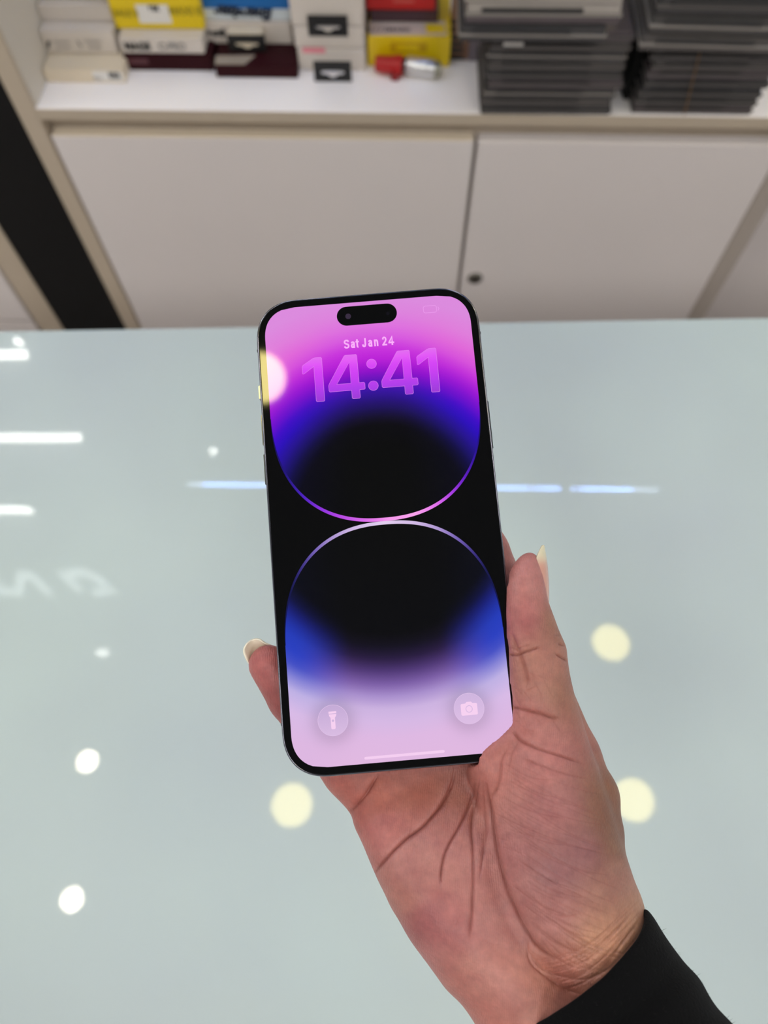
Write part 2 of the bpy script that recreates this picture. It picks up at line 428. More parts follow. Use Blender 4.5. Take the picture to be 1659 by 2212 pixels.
# column 2
d1 = carton('product_box', 276, 462, 152, 120, ZS, .16, maroon, 'flat maroon box with a faint label, left of the other maroon box'); goods.append(d1)
on_front(d1, 'faint_label', 278, 318, 126, 138, col_mat('faded maroon', 78, 32, 40))
d2 = carton('product_box', 266, 443, 118, 84, d1['g'][4] + .0005, .15, white_c, 'white phone box with small dark print lying on the left maroon box', dfix=d1['g'][2] + .003); goods.append(d2)
write(d2, 'MAGS', 297, 100, .013, ink, .0007); write(d2, 'C-PRO', 372, 100, .012, grey, .0005)
d3 = carton('product_box', 252, 442, 60, -30, d2['g'][4] + .0005, .13, yellow, 'bright yellow box with a white price sticker', dfix=d2['g'][2] + .020); goods.append(d3)
gold = col_mat('dark yellow print', 168, 148, 10)
on_front(d3, 'price_sticker', 303, 362, 10, 50, sticker); write(d3, 'RIX', 332, 18, .008, ink, .0008); write(d3, 'SALE II', 272, 28, .011, gold, .0006); write(d3, 'MAXI III', 402, 24, .013, gold, .0006)
# column 3
m1 = carton('product_box', 469, 644, 168, 143, ZS, .14, maroon, 'flat maroon box with a torn grey label on its lid, below the white boxes'); goods.append(m1)
zt = m1['g'][4]
V = [(*cab_level(u, v, zt + .0007)[:2], zz) for zz in (zt + .0002, zt + .0008) for u, v in ((464, 139), (528, 139), (552, 119), (466, 120))]
cab('torn_label', (V, [(3, 2, 1, 0), (4, 5, 6, 7), (0, 1, 5, 4), (1, 2, 6, 5), (2, 3, 7, 6), (3, 0, 4, 7)]), col_mat('grey label', 158, 146, 132), m1)
write_top(m1, 'f', 474, 129, .011, ink)
m3 = carton('hanging_box', 499, 572, 113, 73, zt + .0005, .018, cream, 'small cream box with a black hang tab on its front, middle of the shelf'); goods.append(m3)
m2 = carton('product_box', 444, 632, 94, 48, zt + .0005, .09, white_c, 'white box with short black lettering behind the small hanging box', dfix=m3['g'][2] + .019); goods.append(m2)
write(m2, 'Bengi', 467, 70, .011, ink, .0006, .2)
def hang_tab(e, u0, u1, v0, v1, m=blackt, yy0=None):
    y = (e['g'][2] if yy0 is None else yy0) - .0012; a = cab_plane(u0, v1, y); b = cab_plane(u1, v0, y); cx, cz = (a.x + b.x) / 2, (a.z + b.z) / 2; W, H = (b.x - a.x) / 2, (b.z - a.z) / 2
    # plate with a euro-slot hole: built as ring of quads between outer rect and slot outline
    hole = [(-.62, .28), (-.25, .34), (0, .34), (.25, .34), (.62, .28), (.66, .02), (.55, -.16), (.28, -.22), (.17, -.52), (0, -.62), (-.17, -.52), (-.28, -.22), (-.55, -.16), (-.66, .02)]
    out = [(-1, 1), (-.4, 1), (0, 1), (.4, 1), (1, 1), (1, .05), (1, -1), (.4, -1), (.2, -1), (0, -1), (-.2, -1), (-.4, -1), (-1, -1), (-1, .05)]
    hole = [(p * .95, q * .72 - .16) for p, q in hole]
    V = []; n = len(hole)
    for yy in (y, y + .0007):
        V += [(cx + W * p, yy, cz + H * q) for p, q in out] + [(cx + W * p, yy, cz + H * q) for p, q in hole]
    F = [(i, (i + 1) % n, n + (i + 1) % n, n + i) for i in range(n)]
    F += [tuple(2 * n + j for j in f[::-1]) for f in F]
    F += [(i, 2 * n + i, 2 * n + (i + 1) % n, (i + 1) % n) for i in range(n)] + [(n + i, n + (i + 1) % n, 3 * n + (i + 1) % n, 3 * n + i) for i in range(n)]
    cab('hang_tab', (V, F), m, e)
hang_tab(m3, 496, 571, 76, 112)
m4 = carton('product_box', 437, 628, 46, -30, m2['g'][4] + .0005, .10, col_mat('pale blue carton', 205, 214, 218), 'blue and white battery box with upside-down black lettering', dfix=m2['g'][2] + .004); goods.append(m4)
on_front(m4, 'blue_band', 434, 627, -30, 17, blue)
write(m4, 'Energizer', 528, 26, .019, col_mat('navy print', 18, 30, 52), .0012, math.pi - .06, .3, off=.0014)
# column 4: white boxes with hang tabs
e1 = carton('hanging_box', 647, 790, 152, 107, ZS, .13, white_c, 'white box at shelf level with pink print and a black hang tab in front'); goods.append(e1)
on_front(e1, 'pink_print', 654, 702, 103, 114, col_mat('pink print', 226, 140, 150))
zt = e1['g'][4]
e2 = carton('hanging_box', 638, 788, 103, 60, zt + .0005, .12, white_c, 'middle white box of the stack between the blue and red boxes', dfix=e1['g'][2] + .003); goods.append(e2)
e3 = carton('hanging_box', 630, 786, 56, -40, e2['g'][4] + .0005, .12, white_c, 'upper white box of the stack with a black hang tab, left of the red box', dfix=e2['g'][2] + .003); goods.append(e3)
hang_tab(e3, 667, 750, 34, 78, yy0=e2['g'][2])
# lowest tab leans forward on the shelf
y = cab_level(718, 177, ZS).y; e1['g'] = [e1['g'][0], e1['g'][1], y, ZS, zt]
hang_tab(e1, 680, 758, 133, 176)
# column 5
f1 = carton('product_box', 795, 970, 143, 80, ZS, .12, yellow, 'yellow box with a dim embossed panel behind the red cap'); goods.append(f1)
on_front(f1, 'printed_panel', 843, 923, 92, 112, col_mat('amber print', 196, 158, 10)); on_front(f1, 'printed_panel', 856, 905, 98, 107, yellow, .001)
zt = f1['g'][4]
V = [(*cab_level(u, v, zt)[:2], zz) for zz in (zt + .0001, zt + .0006) for u, v in ((797, 77), (966, 77), (960, 46), (797, 46))]
cab('white_lid', (V, [(3, 2, 1, 0), (4, 5, 6, 7), (0, 1, 5, 4), (1, 2, 6, 5), (2, 3, 7, 6), (3, 0, 4, 7)]), col_mat('lid white', 200, 185, 172), f1)
f1['g'][4] = zt + .0005
write_top(f1, 'RJ / / SMARK', 838, 64, .011, ink, bold=.0003)
V = [(*cab_level(u, v, zt)[:2], zz) for zz in (zt + .0005, zt + .0010) for u, v in ((922, 72), (963, 72), (958, 54), (918, 54))]
cab('yellow_patch', (V, [(3, 2, 1, 0), (4, 5, 6, 7), (0, 1, 5, 4), (1, 2, 6, 5), (2, 3, 7, 6), (3, 0, 4, 7)]), yellow, f1)
f2 = carton('product_box', 800, 946, 46, 24, zt + .0015, .09, col_mat('plum carton', 74, 50, 58), 'dull plum box between the yellow box and the red box', dfix=f1['g'][2] + .030); goods.append(f2)
f3 = carton('product_box', 792, 940, 20, -60, f2['g'][4] + .0005, .09, red, 'bright red box at the top edge beside the white stack', dfix=f2['g'][2] + .001); goods.append(f3)
on_front(f3, 'printed_line', 850, 895, 0, 5, col_mat('pink line', 205, 90, 80))
# striped and mauve boxes further right
g1 = carton('product_box', 971, 1010, 130, -60, ZS, .05, col_mat('brown carton', 128, 92, 68), 'tall brown box with black stripes behind the grey case stack'); goods.append(g1)
for (a, b) in ((76, 85), (91, 99), (104, 113), (119, 128), (58, 68), (42, 52)): on_front(g1, 'black_stripe', 973, 1002 if a > 70 else 985, a, b, blackt)
g2 = carton('product_box', 1011, 1036, 132, -40, ZS, .05, col_mat('mauve carton', 118, 108, 116), 'narrow mauve box beside the striped brown box'); goods.append(g2)
for e in goods:
    for k in ('b', 'g'):
        if k in e: del e[k]

# red cap and silver cylinder
P = lambda u, v: cab_level(u, v, ZS)
def lathe_vf(prof, n=28):
    V, F = [], []
    for r, x in prof: V += [(x, r * math.cos(2 * math.pi * i / n), r * math.sin(2 * math.pi * i / n)) for i in range(n)]
    for k in range(len(prof) - 1): F += [(k * n + i, k * n + (i + 1) % n, (k + 1) * n + (i + 1) % n, (k + 1) * n + i) for i in range(n)]
    F += [tuple(range(n)), tuple(range(len(prof) * n - 1, (len(prof) - 1) * n - 1, -1))]
    return V, F
def lying(name, ua, va, ub, vb, r):
    a, b = P(ua, va), P(ub, vb); a.z = b.z = ZS + r; d = b - a; L = d.length; ang = math.atan2(d.y, d.x)
    e = empty(name, M_cab @ Matrix.Translation((a + b) / 2) @ Matrix.Rotation(ang, 4, 'Z')); return e, L
e, L = lying('red_cap', 812, 158, 870, 164, .0125)
new('cap_body', *lathe_vf([(.0085, -L / 2), (.0095, -L / 2 + .001), (.0112, L * .2), (.0125, L * .22), (.0125, L / 2 - .001), (.0115, L / 2)], 12), col_mat('red plastic', 168, 16, 18, .35), e)
new('cap_tab', *box_vf(L * .12, L * .4, -.0135, -.0105, -.0122, -.002, .0006), col_mat('dark red plastic', 130, 8, 12, .35), e)
tag(e, 'small red plastic cap lying in front of the yellow box', 'cap')
e, L = lying('metal_cylinder', 878, 160, 950, 170, .0115)
steel = mat('brushed silver', rgb(215, 214, 212), .28, .85)
new('cylinder_body', *lathe_vf([(.0095, -L / 2), (.0115, -L / 2 + .0015), (.0115, L * .32), (.0100, L * .36)]), steel, e, True)
new('cylinder_tip', *lathe_vf([(.0098, L * .361), (.0098, L * .44), (.0070, L * .5)]), mat('dull silver', rgb(170, 168, 150), .4, .8), e, True)
new('black_collar', *lathe_vf([(.0085, -L / 2 - .006), (.0085, -L / 2 - .0003)]), blackt, e)
tag(e, 'small silver metal cylinder lying right of the red cap', 'cylinder')

# grey plastic cases stacked at the right
def case_mat(nm, r, g, b, rough=.22):
    return mat(nm, rgb(r, g, b), rough, spec=.6, noise=(30, .18), coat=.3)
case_m = [case_mat('smoked plastic a', 72, 70, 69), case_mat('smoked plastic b', 84, 80, 78), case_mat('smoked plastic c', 62, 61, 62), case_mat('smoked plastic d', 90, 81, 84)]
lip_m = [mat('clear rim', rgb(140, 134, 128), .25, coat=.4), mat('clear rim dim', rgb(92, 88, 85), .3, coat=.3)]
pale_case = case_mat('pale plastic case', 172, 164, 156, .3)
core_m = mat('dark insert', rgb(58, 56, 56), .5)
def case(x0, x1, y0, dep, z0, h, m, lip, label, rot=0.0, group=None, pale=False):
    cx, cyy = (x0 + x1) / 2, y0 + dep / 2; W, D = (x1 - x0) / 2, dep / 2
    e = empty('plastic_case', M_cab @ Matrix.Translation((cx, cyy, z0)) @ Matrix.Rotation(rot, 4, 'Z'))
    new('case_base', *box_vf(-W, W, -D, D, .0003, h * .45, .0008), m, e)
    new('case_lid', *box_vf(-W + .0015, W - .0015, -D + .0015, D - .0015, h * .46, h - .0003, .0008), pale_case if pale else m, e)
    new('rim', *join(box_vf(-W - .0012, W + .0012, -D - .0012, -D + .0006, h * .40, h * .56), box_vf(W - .0006, W + .0012, -D, D, h * .40, h * .56), box_vf(-W - .0012, -W + .0006, -D, D, h * .40, h * .56)), lip, e)
    new('insert', *box_vf(-W * .8, W * .5, -D - .0018, -D - .0002, h * .6, h * .82), core_m, e)
    tag(e, label, 'case', group)
    return e
def stack(u0, u1, vb, vt, n, dep, tagname, yfix=None, jit=.004, zb=None):
    z0 = ZS if zb is None else zb; y = cab_level((u0 + u1) / 2, vb, z0).y if yfix is None else yfix
    a, b = cab_plane(u0, vb, y), cab_plane(u1, vb, y); zt = cab_plane((u0 + u1) / 2, vt, y).z
    h = (zt - z0) / n; rnd = random.Random(int(u0))
    for i in range(n):
        j = rnd.uniform(-jit, jit)
        case(a.x + j, b.x + j + rnd.uniform(-jit, jit) * .5, y + rnd.uniform(0, .003), dep, z0 + i * h, h, case_m[rnd.randrange(4)], lip_m[0 if rnd.random() < .35 else 1],
             tagname % (['lowest', 'second', 'third', 'fourth', 'fifth', 'sixth', 'seventh', 'eighth', 'ninth', 'tenth'][i]), rnd.uniform(-.008, .008))
    return y, zt, a.x, b.x
yA, zA, ax, bx = stack(1040, 1318, 249, 70, 9, .15, 'smoked grey plastic case, %s from the shelf in the left stack')
yB, zB, ax2, bx2 = stack(1368, 1625, 250, 92, 8, .15, 'smoked grey plastic case, %s from the shelf in the right stack')
# wider cases on top
a, b = cab_plane(992, 66, yA - .02), cab_plane(1312, 66, yA - .02)
h = .016
case(a.x, b.x, yA - .02, .15, zA + .0003, h, case_m[2], lip_m[0], 'wide smoked case jutting out over the left stack', .0)
case(a.x + .006, b.x + .012, yA - .014, .15, zA + h + .0006, .020, case_m[3], lip_m[0], 'wide pale grey case second from the top of the left stack', .004, pale=True)
case(a.x + .004, b.x + .010, yA - .013, .15, zA + h + .0212, .020, pale_case, lip_m[0], 'pale grey case crowning the left stack', -.006)
o = cab('price_tag', box_vf(cab_plane(1087, 96, yA - .003).x, cab_plane(1130, 96, yA - .003).x, yA - .0052, yA - .0046, cab_plane(1100, 97, yA - .003).z, cab_plane(1100, 89, yA - .003).z), sticker, base=cab_plane(1108, 97, yA - .003))
tag(o, 'small white paper tag stuck to the left grey stack', 'tag')
a, b = cab_plane(1392, 84, yB - .02), cab_plane(1720, 84, yB - .02)
case(a.x, b.x, yB - .02, .16, zB + .0003, .016, case_m[1], lip_m[0], 'wide smoked case jutting out over the right stack', -.03)
case(a.x + .006, b.x, yB - .016, .16, zB + .0168, .018, case_m[0], lip_m[0], 'wide smoked case second above the jutting one, right stack', -.03)
case(a.x + .008, b.x, yB - .012, .16, zB + .0352, .018, case_m[2], lip_m[1], 'wide smoked case third above the jutting one, right stack', -.02)
case(a.x + .010, b.x, yB - .010, .16, zB + .0536, .020, case_m[3], lip_m[0], 'mauve-grey case topping the right stack at the frame edge', -.01)
k0 = cab_level(1352, 216, ZS); ka, kb_ = cab_plane(1345, 216, k0.y), cab_plane(1386, 216, k0.y)
e = cab_root('dark_gap_fill', ((ka.x + kb_.x) / 2, k0.y + .05, ZS)); cab('carton', box_vf(ka.x, kb_.x, k0.y, k0.y + .12, ZS + .0003, ZS + .26, .001), blackpan, e)  # added block stands in for the dark gap between the stacks
cab('dark_gap_fill_top', box_vf(ka.x - .0008, kb_.x + .0008, k0.y - .0008, k0.y + .1208, ZS + .2601, ZS + .275, .001), blackpan, e); del e['b']
tag(e, 'tall black block added to darken the gap between the two grey stacks', 'box')
# rubber band round the right stack
q0, q1 = cab_plane(1478, 248, yB - .004), cab_plane(1513, 110, yB - .004)
o = cab('rubber_band', join(cyl_vf(q0, q1, .0007, .0007, 8), cyl_vf(q0, q0 + Vector((.002, .006, -.0004)), .0007, .0007, 8)), mat('amber rubber', rgb(120, 88, 48), .5), base=q0)
tag(o, 'thin amber rubber band across the right grey stack', 'band')

# ------------------------------------------------------------------ phone frame of reference (camera space, mm)
r1 = Vector((.9964108, .08394547, -.01089393)).normalized(); r2 = Vector((-.08464938, .9880655, -.12868974)); r2 = (r2 - r1 * r2.dot(r1)).normalized(); r3 = r1.cross(r2)
PT = Vector((.1765, -3.0285, -231.753))
PH = Matrix(((r1.x, r2.x, r3.x, PT.x), (r1.y, r2.y, r3.y, PT.y), (r1.z, r2.z, r3.z, PT.z), (0, 0, 0, 1)))
PW, PHh, PTH = 77.6, 160.7, 7.85
S3 = Matrix.Scale(.001, 4)

# ------------------------------------------------------------------ hand
K = FPX / 232.0
def D(u, v): return ((u - CX) / K, (CY - v) / K)
def catmull(pts, k=6):
    P = np.array(pts, float); n = len(P); out = []
    for i in range(n):
        p0, p1, p2, p3 = P[i - 1], P[i], P[(i + 1) % n], P[(i + 2) % n]
        for j in range(k):
            t = j / k; out.append(.5 * ((2 * p1) + (-p0 + p2) * t + (2 * p0 - 5 * p1 + 4 * p2 - p3) * t * t + (-p0 + 3 * p1 - 3 * p2 + p3) * t ** 3))
    return np.array(out)
def poly_sdf(X, Y, P):
    d = np.full(X.shape, 1e9); ins = np.zeros(X.shape, bool); n = len(P)
    for i in range(n):
        a, b = P[i], P[(i + 1) % n]; e = b - a; L = e @ e + 1e-12
        t = np.clip(((X - a[0]) * e[0] + (Y - a[1]) * e[1]) / L, 0, 1)
        d = np.minimum(d, (X - a[0] - t * e[0]) ** 2 + (Y - a[1] - t * e[1]) ** 2)
        c = ((a[1] > Y) != (b[1] > Y))
        if a[1] != b[1]: ins ^= c & (X < (b[0] - a[0]) * (Y - a[1]) / (b[1] - a[1]) + a[0])
    return np.where(ins, -np.sqrt(d), np.sqrt(d))
def tps(pts, vals, reg=2.0):
    P = np.array([D(*p) for p in pts]); n = len(P)
    def U(r2_): return np.where(r2_ > 1e-9, .5 * r2_ * np.log(np.maximum(r2_, 1e-9)), 0)
    A = np.zeros((n + 3, n + 3)); d2 = ((P[:, None] - P[None]) ** 2).sum(-1)
    A[:n, :n] = U(d2) + reg * np.eye(n); A[:n, n] = 1; A[:n, n + 1:] = P; A[n, :n] = 1; A[n + 1:, :n] = P.T
    c = np.linalg.solve(A, np.concatenate([vals, np.zeros((3,) + np.shape(vals)[1:])]))
    def f(X, Y):
        out = 0
        for i in range(n): out = out + c[i] * U((X - P[i, 0]) ** 2 + (Y - P[i, 1]) ** 2)
        return out + c[n] + c[n + 1] * X + c[n + 2] * Y
    return f
def smin(a, b, k):
    h = np.clip(.5 + .5 * (b - a) / k, 0, 1); return b * (1 - h) + a * h - k * h * (1 - h)

GH = 1.0
gx = np.arange(-56, 122, GH, dtype=np.float32); gy = np.arange(-216, 16, GH, dtype=np.float32); gw = np.arange(-66, 44, GH, dtype=np.float32)
X2, Y2 = np.meshgrid(gx, gy, indexing='ij')
X3, Y3, W3 = X2[:, :, None], Y2[:, :, None], gw[None, None, :]
def slab(poly, ctrl, rr=.96):
    P = catmull([D(*p) for p in poly]); d2 = poly_sdf(X2.astype(float), Y2.astype(float), P)
    wf = tps([c[:2] for c in ctrl], np.array([c[2] for c in ctrl], float))(X2, Y2)
    h = np.clip(tps([c[:2] for c in ctrl], np.array([c[3] for c in ctrl], float), 8)(X2, Y2), 5, 22)
    wm = wf + h; r = h * rr
    a = (d2 + r)[:, :, None]; b = np.abs(W3 - wm[:, :, None]) - (h - r)[:, :, None]
    return (np.sqrt(np.maximum(a, 0) ** 2 + np.maximum(b, 0) ** 2) + np.minimum(np.maximum(a, b), 0) - r[:, :, None]).astype(np.float32)
def chain(pts, k=0):
    out = None
    for (u0, v0, w0, ra), (u1, v1, w1, rb) in zip(pts, pts[1:]):
        a = np.array([*D(u0, v0), w0]); b = np.array([*D(u1, v1), w1]); e = b - a; L = e @ e
        t = np.clip(((X3 - a[0]) * e[0] + (Y3 - a[1]) * e[1] + (W3 - a[2]) * e[2]) / L, 0, 1)
        d = np.sqrt((X3 - a[0] - t * e[0]) ** 2 + (Y3 - a[1] - t * e[1]) ** 2 + (W3 - a[2] - t * e[2]) ** 2) - (ra + (rb - ra) * t)
        out = d if out is None else (smin(out, d, 1.5))
    return out.astype(np.float32)
palm_poly = [(700, 1690), (728, 1722), (758, 1758), (766, 1785), (777, 1812), (796, 1855), (812, 1890), (830, 1930), (850, 1968), (882, 2024), (915, 2072), (960, 2132), (1012, 2190),
             (1045, 2255), (1085, 2330), (1130, 2430), (1250, 2520), (1420, 2480), (1500, 2360), (1470, 2200), (1415, 2070), (1380, 1960), (1350, 1870), (1315, 1780), (1270, 1680), (1220, 1600), (1120, 1545), (1000, 1530), (860, 1560), (760, 1600), (690, 1640)]
palm_c = [(700, 1640, 0, 9), (760, 1700, -.5, 10), (850, 1650, 0, 11), (900, 1690, -1.5, 12), (1000, 1660, -.5, 12), (1100, 1600, 3, 12), (900, 1570, 2, 11), (1200, 1650, 4, 11),
          (790, 1790, -6.5, 11), (900, 1770, -6, 13), (1010, 1750, -5, 13), (1150, 1750, 0, 12), (860, 1880, -13.5, 12), (950, 1880, -14.5, 14), (1040, 1860, -13, 14), (1250, 1850, -6, 13),
          (900, 1980, -17, 13), (980, 2000, -20.5, 15), (1080, 2000, -20, 15), (1300, 2000, -14, 14), (1000, 2110, -22, 14), (1100, 2130, -26, 16), (1250, 2200, -27, 17), (1400, 2150, -20, 15),
          (1100, 2250, -28, 16), (1250, 2400, -34, 18), (1400, 2350, -30, 17)]
thumb_poly = [(1140, 1193), (1153, 1195), (1165, 1208), (1174, 1238), (1180, 1275), (1186, 1302), (1197, 1332), (1208, 1362), (1218, 1384), (1224, 1400), (1227, 1428), (1233, 1465), (1244, 1510),
              (1258, 1555), (1273, 1600), (1288, 1650), (1305, 1700), (1325, 1760), (1345, 1830), (1362, 1880), (1382, 1930), (1400, 1985), (1428, 2060), (1450, 2160), (1400, 2250), (1280, 2240),
              (1185, 2160), (1118, 2070), (1076, 1980), (1056, 1900), (1044, 1830), (1036, 1760), (1022, 1712), (1012, 1680), (1014, 1644), (1042, 1602), (1074, 1580), (1094, 1555), (1098, 1520), (1095, 1480),
              (1093, 1440), (1089, 1380), (1087, 1330), (1088, 1290), (1093, 1255), (1106, 1225), (1122, 1203)]
thumb_c = [(1140, 1215, -6.0, 6.8), (1135, 1270, -8.7, 8.5), (1142, 1350, -10.6, 9.6), (1160, 1430, -12.2, 10.2), (1168, 1500, -13.5, 10.6), (1180, 1570, -13, 10.5), (1195, 1640, -15, 11.5), (1100, 1640, -14, 10), (1050, 1655, -14, 9.5),
           (1250, 1660, -13, 11), (1190, 1730, -18.5, 13), (1090, 1740, -13.5, 11), (1280, 1750, -15, 13), (1190, 1830, -23.5, 15), (1090, 1850, -18, 13), (1310, 1840, -19, 14), (1210, 1930, -27.5, 16),
           (1120, 1950, -23.5, 14), (1340, 1930, -22, 15), (1260, 2020, -29.5, 16), (1170, 2050, -26.5, 15), (1370, 2020, -25, 15), (1290, 2120, -30, 16), (1400, 2130, -27, 15), (1220, 2160, -27, 15)]
Fd = slab(palm_poly, palm_c)
fingers = [
    [(800, 1700, 9, 8.8), (703, 1605, 9.6, 7.8), (627, 1512, 10, 7.3), (581, 1437, 9.8, 6.9)],                     # little
    [(970, 1660, 11, 9.5), (810, 1440, 13, 8.3), (712, 1290, 14.5, 7.6), (662, 1205, 14.6, 6.9)],                   # ring
    [(1120, 1640, 12, 10), (950, 1390, 14, 8.8), (842, 1210, 15.6, 8), (775, 1085, 16.4, 7.2)],                      # middle
    [(1235, 1640, 12, 9.5), (1128, 1380, 15, 8.8), (1049, 1192, 17.2, 7.9), (992, 1075, 17, 7.1)],                   # index
]
for fg in fingers: Fd = smin(Fd, chain(fg), 3.5)
Fd = smin(Fd, chain([(1235, 1640, 11, 9), (1268, 1725, 8, 10.8), (1281, 1800, 5, 10.2), (1290, 1900, -1, 10.5)]), 4)
Ft = slab(thumb_poly, thumb_c)
Fd = smin(Fd, Ft, 2.0)
# the phone presses into the flesh: keep it clear of the phone's body
dep = 232.0 + W3
Xc, Yc, Zc = X3 * dep / 232.0 - PT.x, Y3 * dep / 232.0 - PT.y, -dep - PT.z
px_ = Xc * r1.x + Yc * r1.y + Zc * r1.z; py_ = Xc * r2.x + Yc * r2.y + Zc * r2.z; pz_ = Xc * r3.x + Yc * r3.y + Zc * r3.z
rc = 12.6
qx = np.abs(px_) - (PW / 2 - rc); qy = np.abs(py_) - (PHh / 2 - rc)
d2 = np.sqrt(np.maximum(qx, 0) ** 2 + np.maximum(qy, 0) ** 2) + np.minimum(np.maximum(qx, qy), 0) - rc
qz = np.abs(pz_ + PTH / 2) - PTH / 2
dph = (np.minimum(np.maximum(d2, qz), 0) + np.sqrt(np.maximum(d2, 0) ** 2 + np.maximum(qz, 0) ** 2)).astype(np.float32) - .42
kk = 1.0; aa, bb = Fd, -dph; hh = np.clip(.5 - .5 * (bb - aa) / kk, 0, 1); Fd = (bb * (1 - hh) + aa * hh + kk * hh * (1 - hh)).astype(np.float32)
del Xc, Yc, Zc, px_, py_, pz_, qx, qy, d2, qz, dph, aa, bb, hh, Ft

def surface_nets(F, org_, h):
    S = F < 0; nx, ny, nz = F.shape
    cnt = np.zeros((nx - 1, ny - 1, nz - 1), np.int8)
    cs = [(i, j, k) for i in (0, 1) for j in (0, 1) for k in (0, 1)]
    for i, j, k in cs: cnt += S[i:nx - 1 + i, j:ny - 1 + j, k:nz - 1 + k]
    I = np.array(np.nonzero((cnt > 0) & (cnt < 8))); idx = np.full(cnt.shape, -1, np.int64); idx[tuple(I)] = np.arange(I.shape[1])
    acc = np.zeros((I.shape[1], 3)); num = np.zeros(I.shape[1])
    val = {c: F[I[0] + c[0], I[1] + c[1], I[2] + c[2]] for c in cs}
    for c in cs:
        for ax in range(3):
            if c[ax] == 0:
                c2 = list(c); c2[ax] = 1; c2 = tuple(c2); f0, f1 = val[c], val[c2]
                m = (f0 < 0) != (f1 < 0); t = np.where(m, f0 / np.where(m, f0 - f1, 1), 0)
                pos = np.array(c, float)[None, :].repeat(len(t), 0); pos[:, ax] += t
                acc += pos * m[:, None]; num += m
    V = (I.T + acc / num[:, None]) * h + np.array(org_)
    Q = []
    for ax in range(3):
        a1, a2 = [(1, 2), (2, 0), (0, 1)][ax]
        s0 = [slice(None)] * 3; s1 = [slice(None)] * 3; s0[ax] = slice(0, -1); s1[ax] = slice(1, None)
        E = np.array(np.nonzero(S[tuple(s0)] != S[tuple(s1)])).T
        ok = (E[:, a1] > 0) & (E[:, a2] > 0) & (E[:, a1] < F.shape[a1] - 1) & (E[:, a2] < F.shape[a2] - 1); E = E[ok]
        ins = S[E[:, 0], E[:, 1], E[:, 2]]
        def cell(o1, o2):
            C = E.copy(); C[:, a1] += o1; C[:, a2] += o2; return idx[C[:, 0], C[:, 1], C[:, 2]]
        q = np.stack([cell(-1, -1), cell(0, -1), cell(0, 0), cell(-1, 0)], 1)
        q[~ins] = q[~ins][:, ::-1]; Q.append(q)
    return V, np.concatenate(Q)
V, Q = surface_nets(Fd, (gx[0], gy[0], gw[0]), GH); del Fd
# X,Y,W is left-handed with respect to depth: flip the faces
Q = Q[:, ::-1]
me = bpy.data.meshes.new('hand_raw'); me.from_pydata(V.tolist(), [], Q.tolist()); me.update()
tmp = bpy.data.objects.new('tmp', me); COL.objects.link(tmp)
md = tmp.modifiers.new('s', 'SMOOTH'); md.factor = .5; md.iterations = 3
md = tmp.modifiers.new('d', 'SUBSURF'); md.levels = 2; md.render_levels = 2; md.use_limit_surface = False
bpy.context.view_layer.update()
hm = bpy.data.meshes.new_from_object(tmp.evaluated_get(bpy.context.evaluated_depsgraph_get()))
bpy.data.objects.remove(tmp); bpy.data.meshes.remove(me)
nv = len(hm.vertices); co = np.empty(nv * 3); hm.vertices.foreach_get('co', co); co = co.reshape(-1, 3)
no = np.empty(nv * 3, np.float32); hm.vertex_normals.foreach_get('vector', no); no = no.reshape(-1, 3).astype(float)
fn = (co * 0).sum(1)
front = no[:, 2] < 0
if (no[:, 2] * (co[:, 2] - np.median(co[:, 2]))).mean() < 0: no = -no; front = no[:, 2] < 0

creases = [   # (points px, depth mm, half width mm, redness)
    ([(806, 1890), (818, 1872), (832, 1856), (852, 1833), (880, 1808), (913, 1783), (949, 1742), (974, 1697), (984, 1656)], 1.1, .8, 1),
    ([(755, 1755), (772, 1735), (792, 1712), (817, 1671)], .9, .8, .8),
    ([(951, 1915), (953, 1875), (964, 1833), (989, 1788), (1014, 1737), (1024, 1682)], .9, .7, .9),
    ([(1012, 2030), (1017, 1995), (1020, 1950), (1022, 1904), (1022, 1833), (1020, 1773), (1035, 1676)], .8, .7, .8),
    ([(1047, 1681), (1057, 1752), (1065, 1813), (1080, 1884), (1100, 1945), (1136, 2016), (1166, 2051), (1207, 2076)], 1.5, .8, 1.2),
    ([(1135, 2019), (1143, 2071), (1167, 2099), (1222, 2138), (1260, 2150)], .5, .6, .5),
    ([(1141, 2056), (1171, 2092), (1217, 2112), (1267, 2115), (1320, 2090)], .5, .6, .5),
    ([(1036, 1900), (1046, 1830), (1044, 1760), (1042, 1690)], .5, .5, .4),
    ([(1092, 1411), (1110, 1415), (1124, 1411), (1148, 1404), (1169, 1396)], .7, .5, 1),
    ([(1092, 1397), (1112, 1401), (1130, 1396), (1148, 1390)], .3, .4, .5),
    ([(1104, 1368), (1114, 1395), (1127, 1423), (1137, 1456), (1141, 1478)], .7, .9, .6),
    ([(1236, 1400), (1222, 1394), (1205, 1388)], .9, .5, 1), ([(1236, 1430), (1222, 1424), (1200, 1411)], .9, .5, 1),
    ([(1232, 1378), (1214, 1372), (1198, 1370)], .5, .5, .6),
    ([(1102, 1528), (1118, 1530), (1137, 1535), (1169, 1542), (1190, 1550), (1210, 1552)], .8, .6, .9),
    ([(1106, 1580), (1116, 1590), (1127, 1602), (1163, 1618), (1216, 1634), (1262, 1650)], .7, .6, .8),
    ([(1130, 1640), (1170, 1655), (1220, 1672), (1268, 1680)], .4, .5, .5),
    ([(1100, 1610), (1085, 1640), (1082, 1670), (1075, 1700), (1058, 1730)], .6, .7, .5),
    ([(1120, 1600), (1106, 1630), (1100, 1665)], .4, .5, .4),
    ([(1140, 1470), (1138, 1490), (1160, 1480)], .25, .4, .5), ([(1155, 1475), (1170, 1500), (1172, 1520)], .2, .4, .4),
    ([(790, 1925), (800, 1850), (812, 1830)], .0, .5, .0),
]
